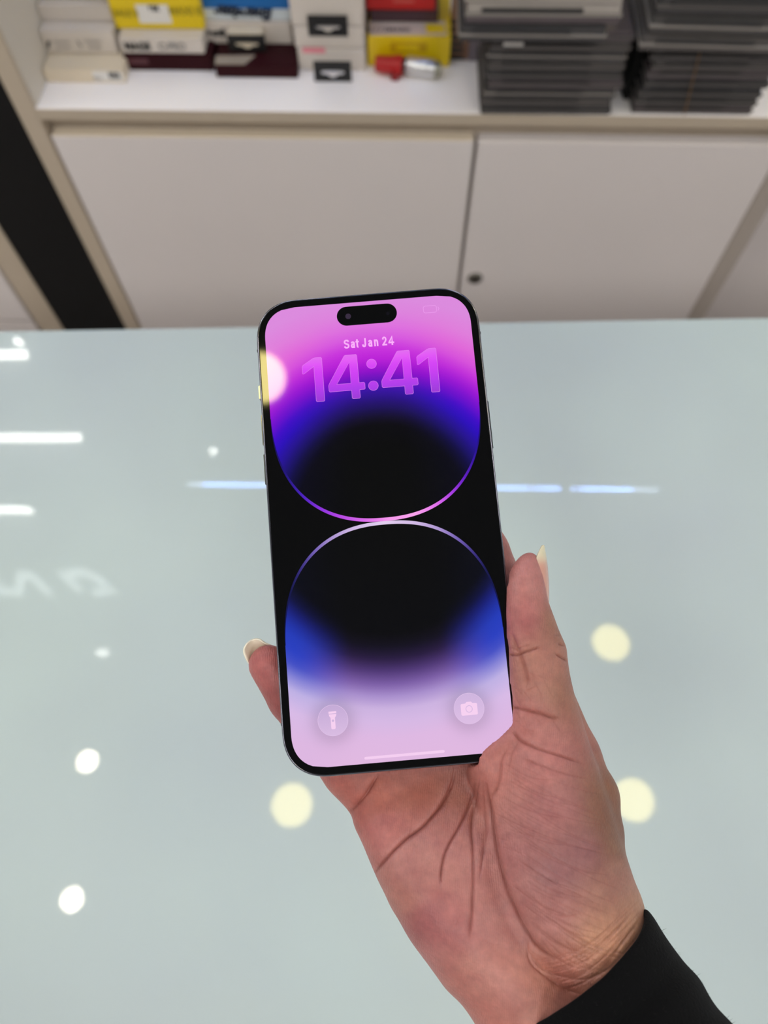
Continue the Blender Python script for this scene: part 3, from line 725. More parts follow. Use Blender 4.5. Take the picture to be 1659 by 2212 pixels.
rnd = random.Random(4)
# fine arcs fanning from the life line across the ball of the thumb
for i in range(54):
    t = i / 53.0
    y0 = 1645 + t * 400; x0 = np.interp(y0, [1645, 1750, 1880, 1950, 2050], [1070, 1064, 1085, 1108, 1170]) + rnd.uniform(4, 60)
    L = rnd.uniform(90, 230); sl = rnd.uniform(.28, .52) + .12 * t
    bow = rnd.uniform(-14, -3) if t < .7 else rnd.uniform(-24, -8)
    pts = [(x0 + L * q, y0 + L * q * sl + bow * math.sin(math.pi * q) * -1) for q in (0, .2, .4, .6, .8, 1)]
    creases.append((pts, rnd.uniform(.08, .22), rnd.uniform(.26, .38), rnd.uniform(.2, .6)))
for i in range(16):     # wrist fan below the ball, rising to the right
    t = i / 15.0; x0 = 1150 + 60 * t; y0 = 2075 + 70 * t
    x1 = 1375 + rnd.uniform(-20, 15); y1 = 1945 + 70 * t + rnd.uniform(-14, 14)
    pts = [(x0 + (x1 - x0) * q, y0 + (y1 - y0) * q + 34 * math.sin(math.pi * q)) for q in (0, .25, .5, .75, 1)]
    creases.append((pts, rnd.uniform(.10, .25), rnd.uniform(.3, .45), rnd.uniform(.2, .5)))
for i in range(30):     # short random skin lines over the palm and thumb
    x0, y0 = rnd.uniform(840, 1100), rnd.uniform(1720, 2140); a = rnd.uniform(-.3, .3) + (1.9 if x0 < 1040 else .4); L = rnd.uniform(30, 90)
    creases.append(([(x0, y0), (x0 + L * .5 * math.cos(a), y0 + L * .5 * math.sin(a) + 3), (x0 + L * math.cos(a), y0 + L * math.sin(a))], rnd.uniform(.06, .14), .32, rnd.uniform(.1, .3)))
for i in range(16):
    x0, y0 = rnd.uniform(1105, 1190), rnd.uniform(1430, 1600); a = rnd.uniform(.2, 1.2); L = rnd.uniform(20, 50)
    creases.append(([(x0, y0), (x0 + L * math.cos(a), y0 + L * math.sin(a))], rnd.uniform(.06, .16), .3, rnd.uniform(.2, .5)))
disp = np.zeros(nv); redn = np.zeros(nv)
facing = np.clip((-no[:, 2] - .02) / .3, 0, 1)
for pts, dp, sg, rd in creases:
    if dp <= 0: continue
    if dp > .45: dp *= 1.1
    P_ = np.array([D(*p) for p in pts])
    if len(P_) > 2:      # resample smoothly
        t = np.arange(len(P_)); tt = np.linspace(0, len(P_) - 1, len(P_) * 4)
        Pc = np.vstack([2 * P_[0] - P_[1], P_, 2 * P_[-1] - P_[-2]]); out = []
        for q in tt:
            i = min(int(q), len(P_) - 2); f = q - i; p0, p1, p2, p3 = Pc[i:i + 4]
            out.append(.5 * ((2 * p1) + (-p0 + p2) * f + (2 * p0 - 5 * p1 + 4 * p2 - p3) * f * f + (-p0 + 3 * p1 - 3 * p2 + p3) * f ** 3))
        P_ = np.array(out)
    mg = sg * 5
    sel = np.nonzero((co[:, 0] > P_[:, 0].min() - mg) & (co[:, 0] < P_[:, 0].max() + mg) & (co[:, 1] > P_[:, 1].min() - mg) & (co[:, 1] < P_[:, 1].max() + mg) & (facing > 0))[0]
    if len(sel) == 0: continue
    x, y = co[sel, 0], co[sel, 1]; best = np.full(len(sel), 1e9); par = np.zeros(len(sel)); m_ = len(P_) - 1
    for i in range(m_):
        a, e = P_[i], P_[i + 1] - P_[i]; t = np.clip(((x - a[0]) * e[0] + (y - a[1]) * e[1]) / (e @ e + 1e-9), 0, 1)
        d = (x - a[0] - t * e[0]) ** 2 + (y - a[1] - t * e[1]) ** 2; c = d < best; best[c] = d[c]; par[c] = (i + t[c]) / m_
    d = np.sqrt(best); fade = np.clip(np.minimum(par, 1 - par) / .14, .12, 1) ** .7
    prof = .55 * np.exp(-(d / (sg * 1.5)) ** 2) + .45 * np.exp(-(d / (sg * .5)) ** 2)
    disp[sel] -= dp * prof * fade * facing[sel]
    redn[sel] = np.maximum(redn[sel], rd * np.exp(-(d / (sg * .75)) ** 2) * fade * facing[sel])
# low-frequency unevenness of flesh
disp += .18 * np.sin(co[:, 0] * .31 + 1.3 * np.sin(co[:, 1] * .17)) * np.sin(co[:, 1] * .27 + co[:, 2] * .2) * (co[:, 1] < -70)
co2 = co + no * disp[:, None]

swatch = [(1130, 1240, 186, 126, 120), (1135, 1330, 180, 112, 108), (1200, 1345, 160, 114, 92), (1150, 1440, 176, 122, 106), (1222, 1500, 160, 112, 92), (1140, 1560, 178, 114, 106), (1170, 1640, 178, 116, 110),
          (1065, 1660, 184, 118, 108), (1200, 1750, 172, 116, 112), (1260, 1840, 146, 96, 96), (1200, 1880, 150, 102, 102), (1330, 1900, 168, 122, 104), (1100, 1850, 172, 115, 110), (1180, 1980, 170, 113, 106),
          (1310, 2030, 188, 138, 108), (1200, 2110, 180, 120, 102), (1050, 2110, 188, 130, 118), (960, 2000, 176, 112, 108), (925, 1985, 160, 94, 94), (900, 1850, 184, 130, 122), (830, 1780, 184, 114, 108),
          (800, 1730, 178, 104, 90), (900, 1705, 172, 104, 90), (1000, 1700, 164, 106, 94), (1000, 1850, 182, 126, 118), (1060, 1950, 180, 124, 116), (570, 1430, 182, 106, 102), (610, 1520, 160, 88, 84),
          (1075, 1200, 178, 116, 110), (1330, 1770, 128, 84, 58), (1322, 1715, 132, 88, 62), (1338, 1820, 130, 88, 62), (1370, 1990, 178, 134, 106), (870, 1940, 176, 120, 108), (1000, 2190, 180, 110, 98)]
Pp = np.array([D(a, b) for a, b, *_ in swatch]); Cc = s2l([c[2:] for c in swatch])  # skin tones keep shading of the outer thumb and under the phone in their colour
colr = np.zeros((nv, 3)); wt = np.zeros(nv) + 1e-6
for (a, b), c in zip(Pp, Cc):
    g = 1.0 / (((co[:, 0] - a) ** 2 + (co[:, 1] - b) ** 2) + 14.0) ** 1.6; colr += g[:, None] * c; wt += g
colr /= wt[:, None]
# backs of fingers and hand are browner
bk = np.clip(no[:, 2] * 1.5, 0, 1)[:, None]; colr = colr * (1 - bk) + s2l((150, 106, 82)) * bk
# blotchy pigmentation (sum of a few rotated waves)
bl = np.zeros(nv)
for k in range(14):
    a = rnd.uniform(0, 6.28); f = rnd.uniform(.16, .9); ph = rnd.uniform(0, 6.28)
    bl += np.sin((co[:, 0] * math.cos(a) + co[:, 1] * math.sin(a)) * f + ph + 1.6 * np.sin(co[:, 1] * f * .6 + co[:, 0] * .13 + k)) * (.5 / (f + .3))
bl /= bl.std()
colr *= (1 + .062 * bl[:, None] * np.array([.7, 1.15, 1.05]))
tint = s2l((128, 60, 48)); rr_ = np.clip(redn, 0, 1)[:, None] * .48; colr = colr * (1 - rr_) + tint * rr_
colr = np.clip(colr * np.array([.87, .79, .80]), 0, 1)
# back to the place: camera space (mm) -> metres
dpt = 232.0 + co2[:, 2]
cs_ = np.stack([co2[:, 0] * dpt / 232.0, co2[:, 1] * dpt / 232.0, -dpt], 1) * .001
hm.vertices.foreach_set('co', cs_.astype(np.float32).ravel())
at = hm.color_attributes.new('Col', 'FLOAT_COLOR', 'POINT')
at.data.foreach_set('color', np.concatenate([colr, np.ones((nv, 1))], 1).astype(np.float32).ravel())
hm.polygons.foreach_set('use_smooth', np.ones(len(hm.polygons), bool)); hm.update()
skin = bpy.data.materials.new('skin'); skin.use_nodes = True; nt = skin.node_tree; p = nt.nodes['Principled BSDF']
ca = nt.nodes.new('ShaderNodeAttribute'); ca.attribute_name = 'Col'
tc0 = nt.nodes.new('ShaderNodeTexCoord'); n0 = nt.nodes.new('ShaderNodeTexNoise'); n0.inputs['Scale'].default_value = 420; n0.inputs['Detail'].default_value = 6; n0.inputs['Roughness'].default_value = .65
nt.links.new(tc0.outputs['Object'], n0.inputs['Vector'])
mr = nt.nodes.new('ShaderNodeMapRange'); mr.inputs[1].default_value = .3; mr.inputs[2].default_value = .7; mr.inputs[3].default_value = .86; mr.inputs[4].default_value = 1.14
nt.links.new(n0.outputs['Fac'], mr.inputs[0])
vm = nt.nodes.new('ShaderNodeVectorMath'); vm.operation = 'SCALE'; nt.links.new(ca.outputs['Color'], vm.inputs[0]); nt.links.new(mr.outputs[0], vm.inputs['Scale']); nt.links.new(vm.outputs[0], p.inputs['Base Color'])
p.inputs['Roughness'].default_value = .46; p.inputs['Subsurface Weight'].default_value = .12; p.inputs['Subsurface Radius'].default_value = (1, .35, .2); p.inputs['Subsurface Scale'].default_value = .0015
p.inputs['Specular IOR Level'].default_value = .45
tc = nt.nodes.new('ShaderNodeTexCoord')
wv = nt.nodes.new('ShaderNodeTexWave'); wv.inputs['Scale'].default_value = 520; wv.inputs['Distortion'].default_value = 9; wv.inputs['Detail'].default_value = 2; wv.inputs['Detail Scale'].default_value = .35
nz = nt.nodes.new('ShaderNodeTexVoronoi'); nz.inputs['Scale'].default_value = 1100
nt.links.new(tc.outputs['Object'], wv.inputs['Vector']); nt.links.new(tc.outputs['Object'], nz.inputs['Vector'])
ad = nt.nodes.new('ShaderNodeMath'); ad.operation = 'MULTIPLY_ADD'; ad.inputs[1].default_value = .5
nt.links.new(wv.outputs['Fac'], ad.inputs[0]); nt.links.new(nz.outputs['Distance'], ad.inputs[2])
bp = nt.nodes.new('ShaderNodeBump'); bp.inputs['Strength'].default_value = .5; bp.inputs['Distance'].default_value = .00018
nt.links.new(ad.outputs[0], bp.inputs['Height']); nt.links.new(bp.outputs['Normal'], p.inputs['Normal'])
hm.materials.append(skin); hm.name = 'hand'
hand = bpy.data.objects.new('hand', hm); COL.objects.link(hand); hand.matrix_world = CM
tag(hand, "person's right hand holding the phone upright, palm towards the viewer, black sleeve at the wrist", 'hand')

def dom(u, v, w_):         # hand domain -> camera space metres
    x, y = D(u, v); d = 232.0 + w_; return (x * d / 232e3, y * d / 232e3, -d / 1000.0)
def nail(name, rows, th, colf, sub=4):
    R = np.array(rows, float); nr, nc = R.shape[:2]
    def cm(A, k):
        out = []; n = len(A)
        for i in range(n - 1):
            p0 = A[max(i - 1, 0)]; p1 = A[i]; p2 = A[i + 1]; p3 = A[min(i + 2, n - 1)]
            for j in range(k):
                t = j / k; out.append(.5 * ((2 * p1) + (-p0 + p2) * t + (2 * p0 - 5 * p1 + 4 * p2 - p3) * t * t + (-p0 + 3 * p1 - 3 * p2 + p3) * t ** 3))
        out.append(A[-1]); return np.array(out)
    G = cm(R, sub); G = cm(G.transpose(1, 0, 2), sub).transpose(1, 0, 2); a, b = G.shape[:2]
    P3 = np.array([[dom(*q) for q in r_] for r_ in G])
    du = np.gradient(P3, axis=1); dv = np.gradient(P3, axis=0); N = np.cross(du, dv); N /= np.linalg.norm(N, axis=2, keepdims=True) + 1e-12
    A = P3 + N * th / 2; B = P3 - N * th / 2; V = list(map(tuple, A.reshape(-1, 3))) + list(map(tuple, B.reshape(-1, 3))); n = a * b
    F = [(i * b + j, i * b + j + 1, (i + 1) * b + j + 1, (i + 1) * b + j) for i in range(a - 1) for j in range(b - 1)]
    F += [tuple(n + q for q in f[::-1]) for f in F]
    rim = [j for j in range(b)] + [i * b + b - 1 for i in range(1, a)] + [(a - 1) * b + j for j in range(b - 2, -1, -1)] + [i * b for i in range(a - 2, 0, -1)]
    F += [(rim[i], rim[i - 1], n + rim[i - 1], n + rim[i]) for i in range(len(rim))]
    o = new(name, V, F, None, hand, True)
    at = o.data.color_attributes.new('Col', 'FLOAT_COLOR', 'POINT')
    cl = [tuple(s2l(colf(*q))) + (1.0,) for q in G.reshape(-1, 3)] * 2
    at.data.foreach_set('color', np.array(cl, np.float32).ravel())
    m = mat('nail', (1, 1, 1, 1), .25, coat=.3); nt = m.node_tree; c = nt.nodes.new('ShaderNodeAttribute'); c.attribute_name = 'Col'
    nt.links.new(c.outputs['Color'], nt.nodes['Principled BSDF'].inputs['Base Color']); o.data.materials.append(m)
    return o
def tcol(u, v, w_):
    k = 1 / (1 + math.exp((v - 1212) / 5.0)); k = max(k, .5 * (1 - min(1, max(0, (u - 1156) / 9.0))))
    a, b = np.array((206, 150, 132)), np.array((216, 208, 176)); return a * (1 - k) + b * k
nail('thumbnail', [[(1178, 1302, -1.0), (1183, 1301, 2), (1184, 1300, 5), (1180, 1298, 9)],
                   [(1168, 1272, -2.4), (1181, 1268, 1), (1184, 1266, 5), (1179, 1266, 10)],
                   [(1159, 1243, -3.0), (1177, 1238, 0), (1182.5, 1236, 5), (1177, 1238, 10)],
                   [(1156, 1220, -2.6), (1174, 1214, 0), (1180, 1212, 4.5), (1175, 1216, 9)],
                   [(1159, 1203, -1), (1171, 1196, 1), (1177, 1194, 4), (1173, 1198, 7)],
                   [(1170, 1180, 2), (1172, 1178, 2.5), (1174, 1178, 3), (1174, 1182, 4)]], .0006, tcol)
nail('fingernail', [[(552, 1462, 13.2), (572, 1458, 15.6), (595, 1450, 15.9), (613, 1440, 14)],
                    [(541, 1440, 11.5), (560, 1432, 14.6), (585, 1424, 14.9), (602, 1414, 12)],
                    [(531, 1422, 9.6), (549, 1410, 13.2), (573, 1401, 13.2), (588, 1396, 10.5)],
                    [(526, 1405, 9.6), (542, 1394, 12.2), (561, 1387, 12.2), (574, 1390, 10.5)],
                    [(533, 1390, 10.4), (542, 1383, 11.4), (552, 1380, 11.4), (562, 1381, 10.8)]], .0006, lambda u, v, w_: (246, 238, 216))

# sleeve
sl_m = mat('black knit', rgb(8, 8, 9), .95, spec=.1, sheen=.03, bump=(1500, .6, .0006))
Va, Fa = [], []; NR, NS = 56, 34
ax_ = np.array([.55, .835]); wd = np.array([.835, -.55])
offk = np.array([0, 40, 78, 100, 122, 150, 180, 230, 300, 360]); offv = np.array([0, 44, 74, 80, 80, 74, 62, 30, 0, 0])
prof = [(-0.2, .972), (0.0, 1.0), (.03, 1.012), (.08, 1.01), (.13, 1.0), (.17, .985), (.2, 1.0), (.26, 1.03), (.33, 1.045), (.38, 1.05), (.42, 1.03), (.455, 1.045), (.5, 1.09), (.56, 1.12), (.64, 1.13), (.72, 1.14), (.8, 1.15), (.9, 1.17), (1.0, 1.18)]
ss = np.linspace(0, 1, NS); Rp = np.interp(ss, [q[0] for q in prof], [q[1] for q in prof])
for si, (s, k) in enumerate(zip(ss, Rp)):
    for j in range(NR):
        a = 2 * math.pi * j / NR; off = np.interp(math.degrees(a), offk, offv) * (1 - s)
        fold = 1 + .012 * math.sin(3 * a + 9 * s) * min(1, s * 6) + .010 * math.sin(s * 46 + 2.2 * math.sin(a)) * min(1, s * 5)
        R, Rd = 203 * k * fold, 24.5 * k * fold
        c = np.array([1225, 2071]) + ax_ * (s * 620 + off) + np.array([s * s * 25, 0])
        q = c + wd * R * math.cos(a); w_ = -10 - 38 * s - Rd * math.sin(a)
        Va.append(dom(q[0], q[1], w_))
Fa = [(i * NR + j, i * NR + (j + 1) % NR, (i + 1) * NR + (j + 1) % NR, (i + 1) * NR + j) for i in range(NS - 1) for j in range(NR)]
slv = new('sleeve', Va, Fa, sl_m, hand, True)
md = slv.modifiers.new('t', 'SOLIDIFY'); md.thickness = .0022; md.offset = -1; md2 = slv.modifiers.new('s', 'SUBSURF'); md2.levels = md2.render_levels = 2
# loose wool fibres standing off the sleeve
rng = np.random.RandomState(3); Vf, Ff = [], []
VA = np.array(Va).reshape(NS, NR, 3)
for i in range(900):
    si, j = rng.randint(0, NS - 1), rng.randint(0, NR)
    p0 = VA[si, j] * (1 - (f := rng.rand())) + VA[si + 1, j] * f; cen = VA[si].mean(0); nrm = p0 - cen; nrm /= np.linalg.norm(nrm)
    L = rng.uniform(.0004, .0013); tq = rng.randn(3) * .5; d = nrm + tq; d /= np.linalg.norm(d); s = np.cross(d, rng.randn(3)); s /= np.linalg.norm(s); s *= .00004
    n = len(Vf); m_ = p0 + d * L * .6; e_ = p0 + (d + tq * .6) * L
    Vf += [tuple(p0 - s), tuple(p0 + s), tuple(m_ + s), tuple(m_ - s), tuple(e_)]
    Ff += [(n, n + 1, n + 2, n + 3), (n + 3, n + 2, n + 4)]
fz = new('fibre_fuzz', Vf, Ff, mat('black fibre', rgb(14, 14, 15), .9), slv); fz['kind'] = 'stuff'

# ------------------------------------------------------------------ phone
PHM = CM @ S3 @ PH                      # local units: mm
ph = empty('smartphone', PHM)
tag(ph, 'large black smartphone held upright, lock screen showing 14:41 over purple wallpaper', 'phone')
def rr(wd_, ht, r, n=14, ex=2.35):
    out = []
    for cx_, cy_, q0 in ((wd_ / 2 - r, ht / 2 - r, 0), (-wd_ / 2 + r, ht / 2 - r, 1), (-wd_ / 2 + r, -ht / 2 + r, 2), (wd_ / 2 - r, -ht / 2 + r, 3)):
        for i in range(n + 1):
            a = math.pi / 2 * (q0 + i / n); c, s = math.cos(a), math.sin(a)
            out.append((cx_ + r * math.copysign(abs(c) ** (2 / ex), c), cy_ + r * math.copysign(abs(s) ** (2 / ex), s)))
    return out
def loft(rings, cap0=True, cap1=True):
    n = len(rings[0][0]); V, F = [], []
    for pts, z in rings: V += [(x, y, z) for x, y in pts]
    for k in range(len(rings) - 1): F += [(k * n + i, k * n + (i + 1) % n, (k + 1) * n + (i + 1) % n, (k + 1) * n + i) for i in range(n)]
    if cap0: F.append(tuple(range(n - 1, -1, -1)))
    if cap1: F.append(tuple(range((len(rings) - 1) * n, len(rings) * n)))
    return V, F
def R_(ins): return rr(PW - 2 * ins, PHh - 2 * ins, 15.0 - ins)
frame_steel = mat('polished dark steel', rgb(120, 120, 130), .10, 1.0)
new('frame', *loft([(R_(1.4), -.34), (R_(.82), -.30), (R_(.78), -.10), (R_(.62), -.08), (R_(.34), -.24), (R_(.12), -.62), (R_(0), -1.25), (R_(0), -6.8), (R_(.1), -7.3), (R_(.4), -7.6), (R_(1.2), -7.62)]), frame_steel, ph, True)
glassm = mat('front glass', rgb(2, 2, 3), .035, ior=1.45); 
def flat(o):
    o.data.polygons.foreach_set('use_smooth', [False] * len(o.data.polygons)); return o
bz = new('front_glass', *loft([(R_(1.1), -.335), (R_(.84), -.30), (R_(.84), -.03), (R_(.95), 0.0)]), glassm, ph)
new('back_glass', *loft([(R_(.9), -7.85), (R_(.5), -7.80), (R_(.5), -7.62), (R_(.9), -7.60)]), mat('frosted back', rgb(40, 36, 48), .4), ph)
# antenna lines and buttons
for (x0, x1, y0, y1) in ((-38.95, -38.55, 62.6, 63.4), (38.55, 38.95, 62.6, 63.4), (-38.95, -38.55, -63.4, -62.6), (38.55, 38.95, -63.4, -62.6)):
    new('antenna_line', *box_vf(x0, x1, y0, y1, -6.9, -1.0), mat('antenna plastic', rgb(70, 70, 76), .4), ph)
btn = mat('button steel', rgb(120, 120, 126), .16, 1.0)
def button(nm, side, y0, y1, t=.5):
    s = -1 if side == 'l' else 1; a, b = sorted((s * 38.5, s * (38.8 + t)))
    new(nm, *box_vf(a, b, y0, y1, -5.4, -2.4, .22), btn, ph, False)
button('mute_switch', 'l', 46.2, 51.0, .75); button('volume_button', 'l', 29.8, 40.6); button('volume_button', 'l', 16.0, 26.8); button('power_button', 'r', 22, 39)
# camera bump on the back
new('camera_bump', *loft([([(x - 17.5, y + 57.5) for x, y in rr(38, 40, 10)], -7.8), ([(x - 17.5, y + 57.5) for x, y in rr(38, 40, 10)], -9.4), ([(x - 17.5, y + 57.5) for x, y in rr(36.6, 38.6, 9.4)], -9.7)][::-1]), mat('bump glass', rgb(36, 33, 44), .2), ph)
for cx_, cy_ in ((-26.5, 66.8), (-26.5, 48.2), (-8.5, 57.5)):
    new('lens_ring', *cyl_vf((cx_, cy_, -9.6), (cx_, cy_, -11.4), 7.6, 7.3, 32), frame_steel, ph); new('lens_glass', *cyl_vf((cx_, cy_, -11.35), (cx_, cy_, -11.5), 6.2, 6.2, 32), glassm, ph)

# display contents: self-lit pixels under the same glass
disp_m = bpy.data.materials.new('display'); disp_m.use_nodes = True; nt = disp_m.node_tree; p = nt.nodes['Principled BSDF']
p.inputs['Base Color'].default_value = (.001, .001, .001, 1); p.inputs['Roughness'].default_value = .035; p.inputs['IOR'].default_value = 1.45
ca = nt.nodes.new('ShaderNodeAttribute'); ca.attribute_name = 'Col'; nt.links.new(ca.outputs['Color'], p.inputs['Emission Color']); p.inputs['Emission Strength'].default_value = 1.0
def lit(name, V, F, colfn, parent=None):
    o = new(name, V, F, disp_m, parent or ph)
    at = o.data.color_attributes.new('Col', 'FLOAT_COLOR', 'POINT')
    A = np.array(V); C = colfn(A[:, 0], A[:, 1]) if callable(colfn) else np.tile(s2l(colfn), (len(A), 1))
    at.data.foreach_set('color', np.concatenate([np.clip(C, 0, 1), np.ones((len(A), 1))], 1).astype(np.float32).ravel())
    return o
def ramp(t, stops):
    ts = [s[0] for s in stops]; cs2 = np.array([s[1] for s in stops], float)
    srgb = np.stack([np.interp(t, ts, cs2[:, k]) for k in range(3)], -1); return s2l(srgb)
NB = 2.3; BH = 38.0; HWD = 35.7
up_c = [(-5, (0, 0, 1)), (26, (0, 0, 1)), (33, (2, 1, 8)), (36, (14, 6, 44)), (39, (26, 10, 88)), (42, (38, 10, 125)), (45, (54, 12, 160)), (48, (86, 10, 182)), (52, (142, 8, 200)), (56, (184, 28, 214)), (60, (200, 50, 220)), (64, (214, 88, 222)), (68, (221, 112, 222)), (73, (220, 130, 220)), (78, (219, 138, 221)), (99, (219, 138, 221))]
up_e = [(-5, (0, 0, 4)), (31, (2, 1, 20)), (35, (10, 5, 62)), (38, (24, 10, 110)), (41, (36, 10, 150)), (44, (40, 4, 185)), (47, (62, 2, 198)), (50, (104, 4, 204)), (54, (150, 16, 210)), (58, (190, 44, 216)), (62, (214, 80, 218)), (66, (224, 102, 216)), (71, (223, 124, 218)), (78, (219, 138, 221)), (99, (219, 138, 221))]
def upcol(x, y):
    a = np.abs(x) / HWD; s = 2 + np.sqrt(x * x + (y - 2) ** 2)
    e = np.clip((a - .2) / .7, 0, 1); e = e * e * (3 - 2 * e)
    return ramp(s, up_c) * (1 - e)[:, None] + ramp(s, up_e) * e[:, None]
lo_c = [(-99, (224, 184, 224)), (-78, (224, 184, 224)), (-70, (222, 184, 226)), (-65, (214, 184, 228)), (-61, (204, 178, 224)), (-57, (168, 142, 204)), (-53, (122, 92, 164)), (-49, (78, 54, 116)), (-45, (38, 24, 62)), (-41, (12, 8, 26)), (-37, (1, 1, 5)), (5, (0, 0, 0))]
lo_e = [(-99, (222, 180, 222)), (-76, (221, 183, 225)), (-68, (216, 186, 230)), (-62, (190, 176, 228)), (-58, (130, 128, 212)), (-54.5, (66, 78, 196)), (-51, (40, 62, 192)), (-47, (34, 58, 184)), (-44, (28, 46, 160)), (-41, (20, 28, 118)), (-38, (10, 13, 62)), (-34, (2, 3, 18)), (5, (0, 0, 0))]
def locol(x, y):
    a = np.abs(x) / HWD; s = 5 - np.sqrt(x * x + (y - 5) ** 2)
    e = np.clip((a - .38) / .55, 0, 1); e = e * e * (3 - 2 * e)
    c = ramp(s, lo_c) * (1 - e)[:, None] + ramp(s, lo_e) * e[:, None]
    for cx_ in (-22.0, 22.0):      # soft dark halo the lock screen draws round its round buttons
        r_ = np.sqrt((x - cx_) ** 2 + (y + 63.0) ** 2); c = c * (1 - .22 * np.exp(-(np.maximum(r_ - 4.2, 0) / 3.6) ** 2))[:, None]
    return c
def half_shape(sign):
    """rows of a conforming grid; sign +1 upper, -1 lower"""
    ys = np.concatenate([BH * (1 - np.cos(np.linspace(0, math.pi / 2, 70))), np.linspace(BH, 66.2, 50)[1:], 77.2 - 11.0 * np.cos(np.linspace(0, math.pi / 2, 26))[1:] ** 1.0])
    V, F = [], []; nc = 72
    for y in ys:
        if y < BH: hw = HWD * max(0.0, 1 - ((BH - y) / BH) ** NB) ** (1 / NB)
        elif y > 66.2: hw = HWD - 11.0 + 11.0 * max(0.0, 1 - ((y - 66.2) / 11.0) ** 2.35) ** (1 / 2.35)
        else: hw = HWD
        V += [(hw * (2 * i / nc - 1), sign * y, .03) for i in range(nc + 1)]
    for j in range(len(ys) - 1):
        for i in range(nc):
            q = (j * (nc + 1) + i, j * (nc + 1) + i + 1, (j + 1) * (nc + 1) + i + 1, (j + 1) * (nc + 1) + i); F.append(q if sign > 0 else q[::-1])
    return V, F
wu = lit('wallpaper_upper', *half_shape(1), upcol); wl = lit('wallpaper_lower', *half_shape(-1), locol)
wu['label'] = 'pink to violet upper half of the lock screen'; wl['label'] = 'blue to lilac lower half of the lock screen'
def arc(sign):
    A = np.linspace(-math.pi * .5, math.pi * .5, 161); P_ = []; W_ = []
    for a in A:
        x = HWD * math.copysign(abs(math.sin(a)) ** (2 / NB), a); y = BH - BH * abs(math.cos(a)) ** (2 / NB)
        P_.append((x, y)); W_.append(1.15 * max(.06, math.cos(min(abs(a) * .98, 1.57))) ** .75)
    P_ = np.array(P_); c = np.array([0, BH]); d = c - P_; d /= np.linalg.norm(d, axis=1, keepdims=True)
    P_ = P_ + d * (np.array(W_)[:, None] / 2); P_[:, 1] *= sign
    V, F = strip(P_, 1, .06, widths=W_)
    if sign < 0: F = F[::-1]
    return V, [f[::-1] for f in F]
def arccol_u(x, y):
    t = x / HWD; base = [(-.98, (20, 8, 90)), (-.88, (34, 16, 130)), (-.75, (72, 30, 190)), (-.6, (134, 46, 218)), (-.4, (184, 72, 228)), (-.15, (222, 112, 232)), (.05, (246, 152, 236)), (.3, (250, 162, 236)), (.5, (226, 112, 236)), (.65, (168, 60, 224)), (.8, (92, 24, 190)), (.92, (40, 12, 150)), (1, (20, 8, 100))]
    return ramp(t, base)
def arccol_l(x, y):
    t = np.abs(x) / HWD; return ramp(t, [(0, (226, 206, 238)), (.3, (208, 184, 228)), (.5, (172, 148, 208)), (.68, (112, 92, 176)), (.82, (52, 42, 120)), (.92, (14, 16, 70)), (1, (10, 16, 80))])
lit('wallpaper_arc', *arc(1), arccol_u); lit('wallpaper_arc', *arc(-1), arccol_l)
# clock digits
one = [(-23.7, 55.6), (-23.3, 56.1), (-19.8, 58.2), (-19.2, 58.4), (-17.1, 58.4), (-16.8, 58.1), (-16.8, 43.1), (-17.0, 42.8), (-19.4, 42.8), (-19.7, 43.1), (-19.7, 55.3), (-23.3, 52.9), (-23.7, 53.0)]
four_o = [(-8.7, 58.4), (-5.0, 58.4), (-4.7, 58.1), (-4.6, 48.3), (-3.0, 48.3), (-2.7, 48.0), (-2.7, 46.1), (-3.0, 45.8), (-4.6, 45.8), (-4.6, 43.1), (-4.9, 42.8), (-7.1, 42.8), (-7.4, 43.1), (-7.4, 45.8), (-14.8, 45.8), (-15.1, 46.2), (-15.1, 48.0), (-14.9, 48.6), (-9.1, 58.1)]
four_h = [(-7.4, 55.9), (-7.4, 48.3), (-12.3, 48.3)]
def fill(loops, z):
    from mathutils.geometry import tessellate_polygon
    tri = tessellate_polygon([[Vector((x, y, 0)) for x, y in lp] for lp in loops])
    V = [(x, y, z) for lp in loops for x, y in lp]; F2 = []
    for f in tri:
        a, b, c = (Vector(V[i]) for i in f); F2.append(tuple(f) if (b - a).cross(c - a).z > 0 else tuple(f[::-1]))
    return V, F2
def digcol(x, y):
    return ramp(y, [(42.8, (156, 58, 214)), (46, (172, 60, 232)), (50, (200, 62, 240)), (54, (216, 70, 246)), (56.5, (228, 92, 246)), (58.4, (226, 108, 240))])
def rimcol(x, y): return ramp(y, [(42.8, (212, 128, 236)), (50, (222, 110, 240)), (58.4, (232, 130, 242))])
def circle(cx_, cy_, r, n=40): return [(cx_ + r * math.cos(2 * math.pi * i / n), cy_ + r * math.sin(2 * math.pi * i / n)) for i in range(n)]
def sub_poly(lp, k=6):
    out = []
    for a, b in zip(lp, lp[1:] + lp[:1]): out += [(a[0] + (b[0] - a[0]) * i / k, a[1] + (b[1] - a[1]) * i / k) for i in range(k)]
    return out
def glyph(nm, loops, dx=0, dz=.07):
    L = [[(x + dx, y) for x, y in lp] for lp in loops]
    o = lit(nm, *fill([sub_poly(l) for l in L], dz), digcol)
    lit('digit_rim', *join(*[strip(l, .13, dz + .02, closed=True) for l in L]), rimcol, o)
glyph('clock_digit', [one]); glyph('clock_digit', [four_o, four_h]); glyph('clock_digit', [four_o, four_h], 18.2); glyph('clock_digit', [one], 39.5)
glyph('clock_colon', [circle(.15, 54.6, 1.68)]); glyph('clock_colon', [circle(.15, 46.8, 1.68)])
Vt, Ft_ = [], []
SW = .56
